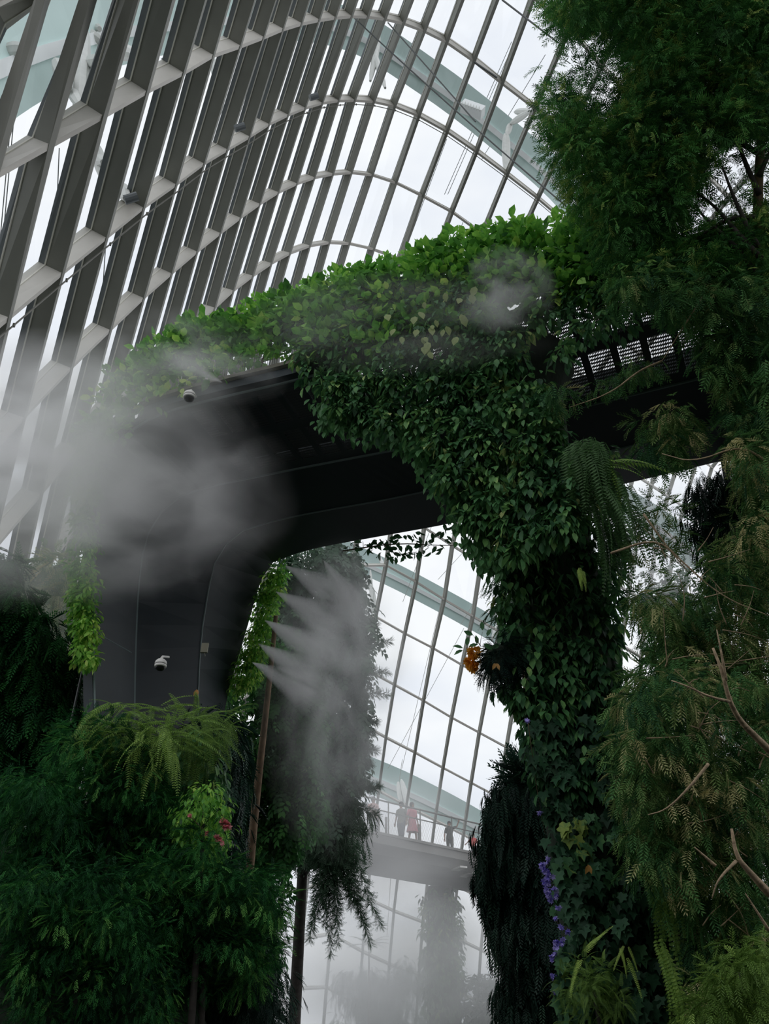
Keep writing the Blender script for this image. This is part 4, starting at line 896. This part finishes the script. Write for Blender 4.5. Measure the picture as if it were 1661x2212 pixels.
# ---- flowers
def flowers(name, label, spots, d, r, n, size, mat, cat='flower'):
    c0 = at(float(spots[0][0]), float(spots[0][1]), float(d)); e = plant(name, c0, label, cat)
    for (x, y) in spots:
        c = at(float(x), float(y), float(d)); u = rnd(n)
        foliage('blossom', [inst(T_STAR, c+u*r*rng.random((n, 1)), u+[0, 0, -.4], rnd(n), size*rng.uniform(.7, 1.2, n), rng.random(n))], mat, e)
    stems([at(np.array([float(s[0]) for s in spots][:2]+[spots[-1][0]+8.]), np.array([float(s[1]) for s in spots][:2]+[spots[-1][1]-10.]), np.full(3, float(d)+.05))], 'stem', 'twig', e, .004)
    return e
flowers('violet_flowers', 'upper trailing spike of violet flowers beside the dark cypress', [(1172,1868),(1178,1880),(1186,1892),(1178,1908),(1180,1922),(1184,1936)], 7.6, .035, 9, .028, 'purple')
flowers('violet_flowers', 'thick violet flower cluster just below the upper spike', [(1196,1920),(1200,1935),(1190,1945),(1205,1962),(1180,1900)], 7.6, .03, 9, .026, 'purple')
flowers('violet_flowers', 'small violet flowers against black shade at mid height', [(1198,1985),(1213,2005),(1226,2015)], 7.6, .02, 6, .026, 'purple')
flowers('violet_flowers', 'violet flower cluster level with the bright slanting frond', [(1200,2035),(1203,2045),(1192,2068),(1199,2062),(1215,2036)], 7.5, .028, 8, .026, 'purple')
flowers('violet_flowers', 'lowest violet flowers above the olive fern tuft', [(1194,2110),(1203,2132),(1196,2140),(1206,2152)], 7.5, .026, 7, .026, 'purple')
flowers('violet_flowers', 'faint violet blooms high on the pillar edge under the clump', [(1140,1555),(1166,1755),(1183,1862)], 8.4, .03, 5, .03, 'purple')
flowers('pink_flower', 'uppermost pink bloom left of the brown trunk', [(487,1779),(490,1783),(483,1776)], 8.5, .03, 14, .034, 'pink')
flowers('pink_flower', 'second pink bloom below the brightest one', [(470,1808),(472,1812)], 8.5, .025, 10, .03, 'pink')
flowers('pink_flower', 'small faded pink blooms among the yellow edged leaves', [(410,1762),(446,1801),(478,1820)], 8.5, .02, 6, .026, 'pink')
e = plant('epiphyte_clump', at(1075., 1425., 9.2), 'dark mossy clump jutting left from the pillar', 'plant')
c = at(1078., 1430., 9.2); m = MB(); V, F = sphere_mesh('s'); mesh_obj('moss_ball', [c+np.array(v)*[.17, .15, .18] for v in V], F, M['moss'], e, shade=True)
foliage('needles', [lumps(np.array([c, c+[.12, 0, .02], c+[-.02, 0, -.08], c+[.05, 0, .12]]), .2, 420, T_NEED, .13, droop=.5, tint=.2)], 'conifer', e)
e = plant('yellow_orchid', at(1022., 1425., 9.1), 'cluster of orange yellow flowers on the clump with dark glossy leaves', 'flower')
u = rnd(60); foliage('blossom', [inst(T_STAR, pth([(1018,1428),(1024,1408),(1020,1440)], 9.1)[rng.integers(0, 3, 60)]+u*.05, u+[-.5, -.5, 0], rnd(60), .045, rng.random(60))], 'orange', e)
foliage('leaves', [inst(T_BROAD, pth([(1000,1400),(1008,1395),(1000,1404),(1022,1372),(1042,1362),(1045,1390),(1012,1398),(1052,1375),(1030,1392),(1060,1400),(1075,1392)], 9.1), np.array([(-1,0,.3),(.2,0,1),(-.8,0,-.4),(-.8,0,.4),(0,0,1),(.6,0,-.5),(1,0,.4),(.4,0,.8),(0,0,1),(.8,0,.3),(.5,0,.9)], float), rnd(11)*.5+[0, -1, 0], .11, .35)], 'vine', e)
stems([pth([(1040,1450),(1035,1400),(1042,1365)], 9.1), pth([(1035,1415),(1008,1398)], 9.1), pth([(1038,1395),(1022,1372)], 9.1)], 'stem', 'twig', e, .006)
e = plant('rosette_plant', at(1242., 470., 11.3), 'small spiky rosette standing up from the hedge beside the tree', 'plant')
foliage('leaves', [inst(T_NARROW, np.repeat(at(1240., 455., 11.3)[None], 9, 0), np.array([(-1,0,-.3),(-.7,0,.3),(.1,0,1),(.8,0,.2),(.9,0,-.4),(.1,0,-1),(.3,.5,-.8),(-.5,-.5,.1),(.5,0,.8)], float), rnd(9)*.3+[0, -1, 0], .2, .8)], 'vine', e)
stems([pth([(1240,452),(1238,500)], 11.3)], 'stem', 'twig', e, .01)
# dry leaves caught here and there
for x, y, d, lb in [(374,1905,8.4,'brown dry leaf caught on the large bottom left bush'), (1272,1868,7.7,'single orange dead leaf on the ivy pillar'), (426,1490,10,'hanging pair of yellow dead leaves right of the camera ferns'), (1072,1432,8.9,'red brown dead leaf on the mossy clump')]:
    o = foliage('dead_leaf', [inst(T_BROAD, at(float(x), float(y), float(d))[None]+rnd(2)*.01, np.array([(.3,-.2,-1),(-.4,-.2,-.9)]), np.array([(0,-1,.3),(.3,-1,.1)]), .085, .5)], 'dry'); tag(o, lb, 'leaf')
# ---- far misty planting
cc = on_z(985, 1905, 8.9)+fw*1.0; cx_, cy_ = cc[0], cc[1]
e = empty('far_pillar', (cx_, cy_, 0), 'pale misty vine covered pillar holding up the far footbridge', 'column')
m = MB(); m.tube([(cx_, cy_, z) for z in (0, 3, 6, 8.8)], [.75, .75, .72, .6], 16); m.obj('pillar', M['moss'], e, True)
zc = rng.uniform(0, 8.6, 260); th = rng.uniform(0, 2*math.pi, 260)
foliage('climbing_leaves', [lumps(np.stack([cx_+.8*np.cos(th), cy_+.8*np.sin(th), zc], 1), .26, 34, T_BROAD, .24, droop=.9, tint=.55)], 'vine', e)
def far_tree(name, label, cxp, cyp, d, R, n, T, size, mat, tint=.5):
    c = at(float(cxp), float(cyp), float(d)); e = plant(name, ground(c), label, 'tree'); u = rnd(n)
    cen = c+u*np.array(R)*(rng.random((n, 1))**.4)
    stems([np.array([ground(c), c*[1, 1, .5], c])], 'trunk', 'bark', e, .25)
    for k in range(6): stems([np.array([c-[0, 0, R[2]*.6], c+u[k]*np.array(R)*.7])], 'branch', 'bark', e, .08)
    foliage('foliage', [lumps(cen, .55, 30, T, size, droop=.8, tint=tint)], mat, e); return e
far_tree('round_tree', 'round misty tree standing in the gap below the far bridge', 818, 2185, 46, (2.7, 2.4, 3.0), 120, T_FERN, .75, 'rope')
e = plant('tree_fern', ground(at(800., 2050., 44.)), 'misty tree fern crown rising above the round tree', 'tree')
foliage('fronds', [inst(T_FERN, np.repeat(at(797., 2042., 44.)[None], 12, 0), np.stack([np.cos(np.arange(12)*.55), np.sin(np.arange(12)*.55)*.6, .5+.3*np.sin(np.arange(12)*2.)], 1), rnd(12)*.2+[0, 0, 1], 1.15, .5)], 'rope', e)
stems([np.array([ground(at(800., 2050., 44.)), at(797., 2042., 44.)])], 'trunk', 'bark', e, .12)
far_tree('misty_tree', 'small misty tree at the right foot of the far pillar', 1062, 2180, 38, (1.0, 1.0, 1.6), 40, T_LEAFY, .5, 'rope')
far_tree('misty_tree', 'pale misty conifer peeping out left of the ivy pillar near the arch', 1120, 1300, 34, (.9, .9, 2.2), 50, T_NEED, .6, 'rope')
far_tree('misty_tree', 'misty tree behind the cedar in the gap right of the pillar', 1460, 1330, 30, (1.3, 1.0, 1.8), 36, T_LEAFY, .5, 'rope')


m = MB(); V = []; F = []; nx, nz_ = 30, 24
for i in range(nx):
    for k in range(nz_):
        x = -32+64*i/(nx-1); z = 13*k/(nz_-1); V.append((x, -18-.006*x*x*-1-.08*z+.9*math.sin(i*1.3+k*.7)+.6*math.sin(k*1.9-i*.4), z))
for i in range(nx-1):
    for k in range(nz_-1): a = i*nz_+k; F.append((a, a+nz_, a+nz_+1, a+1))
tag(mesh_obj('wall_back', V, F, M['cliff'], shade=True), kind='structure')  # unseen cliff behind the camera, placed and sized to reduce frontal fill light
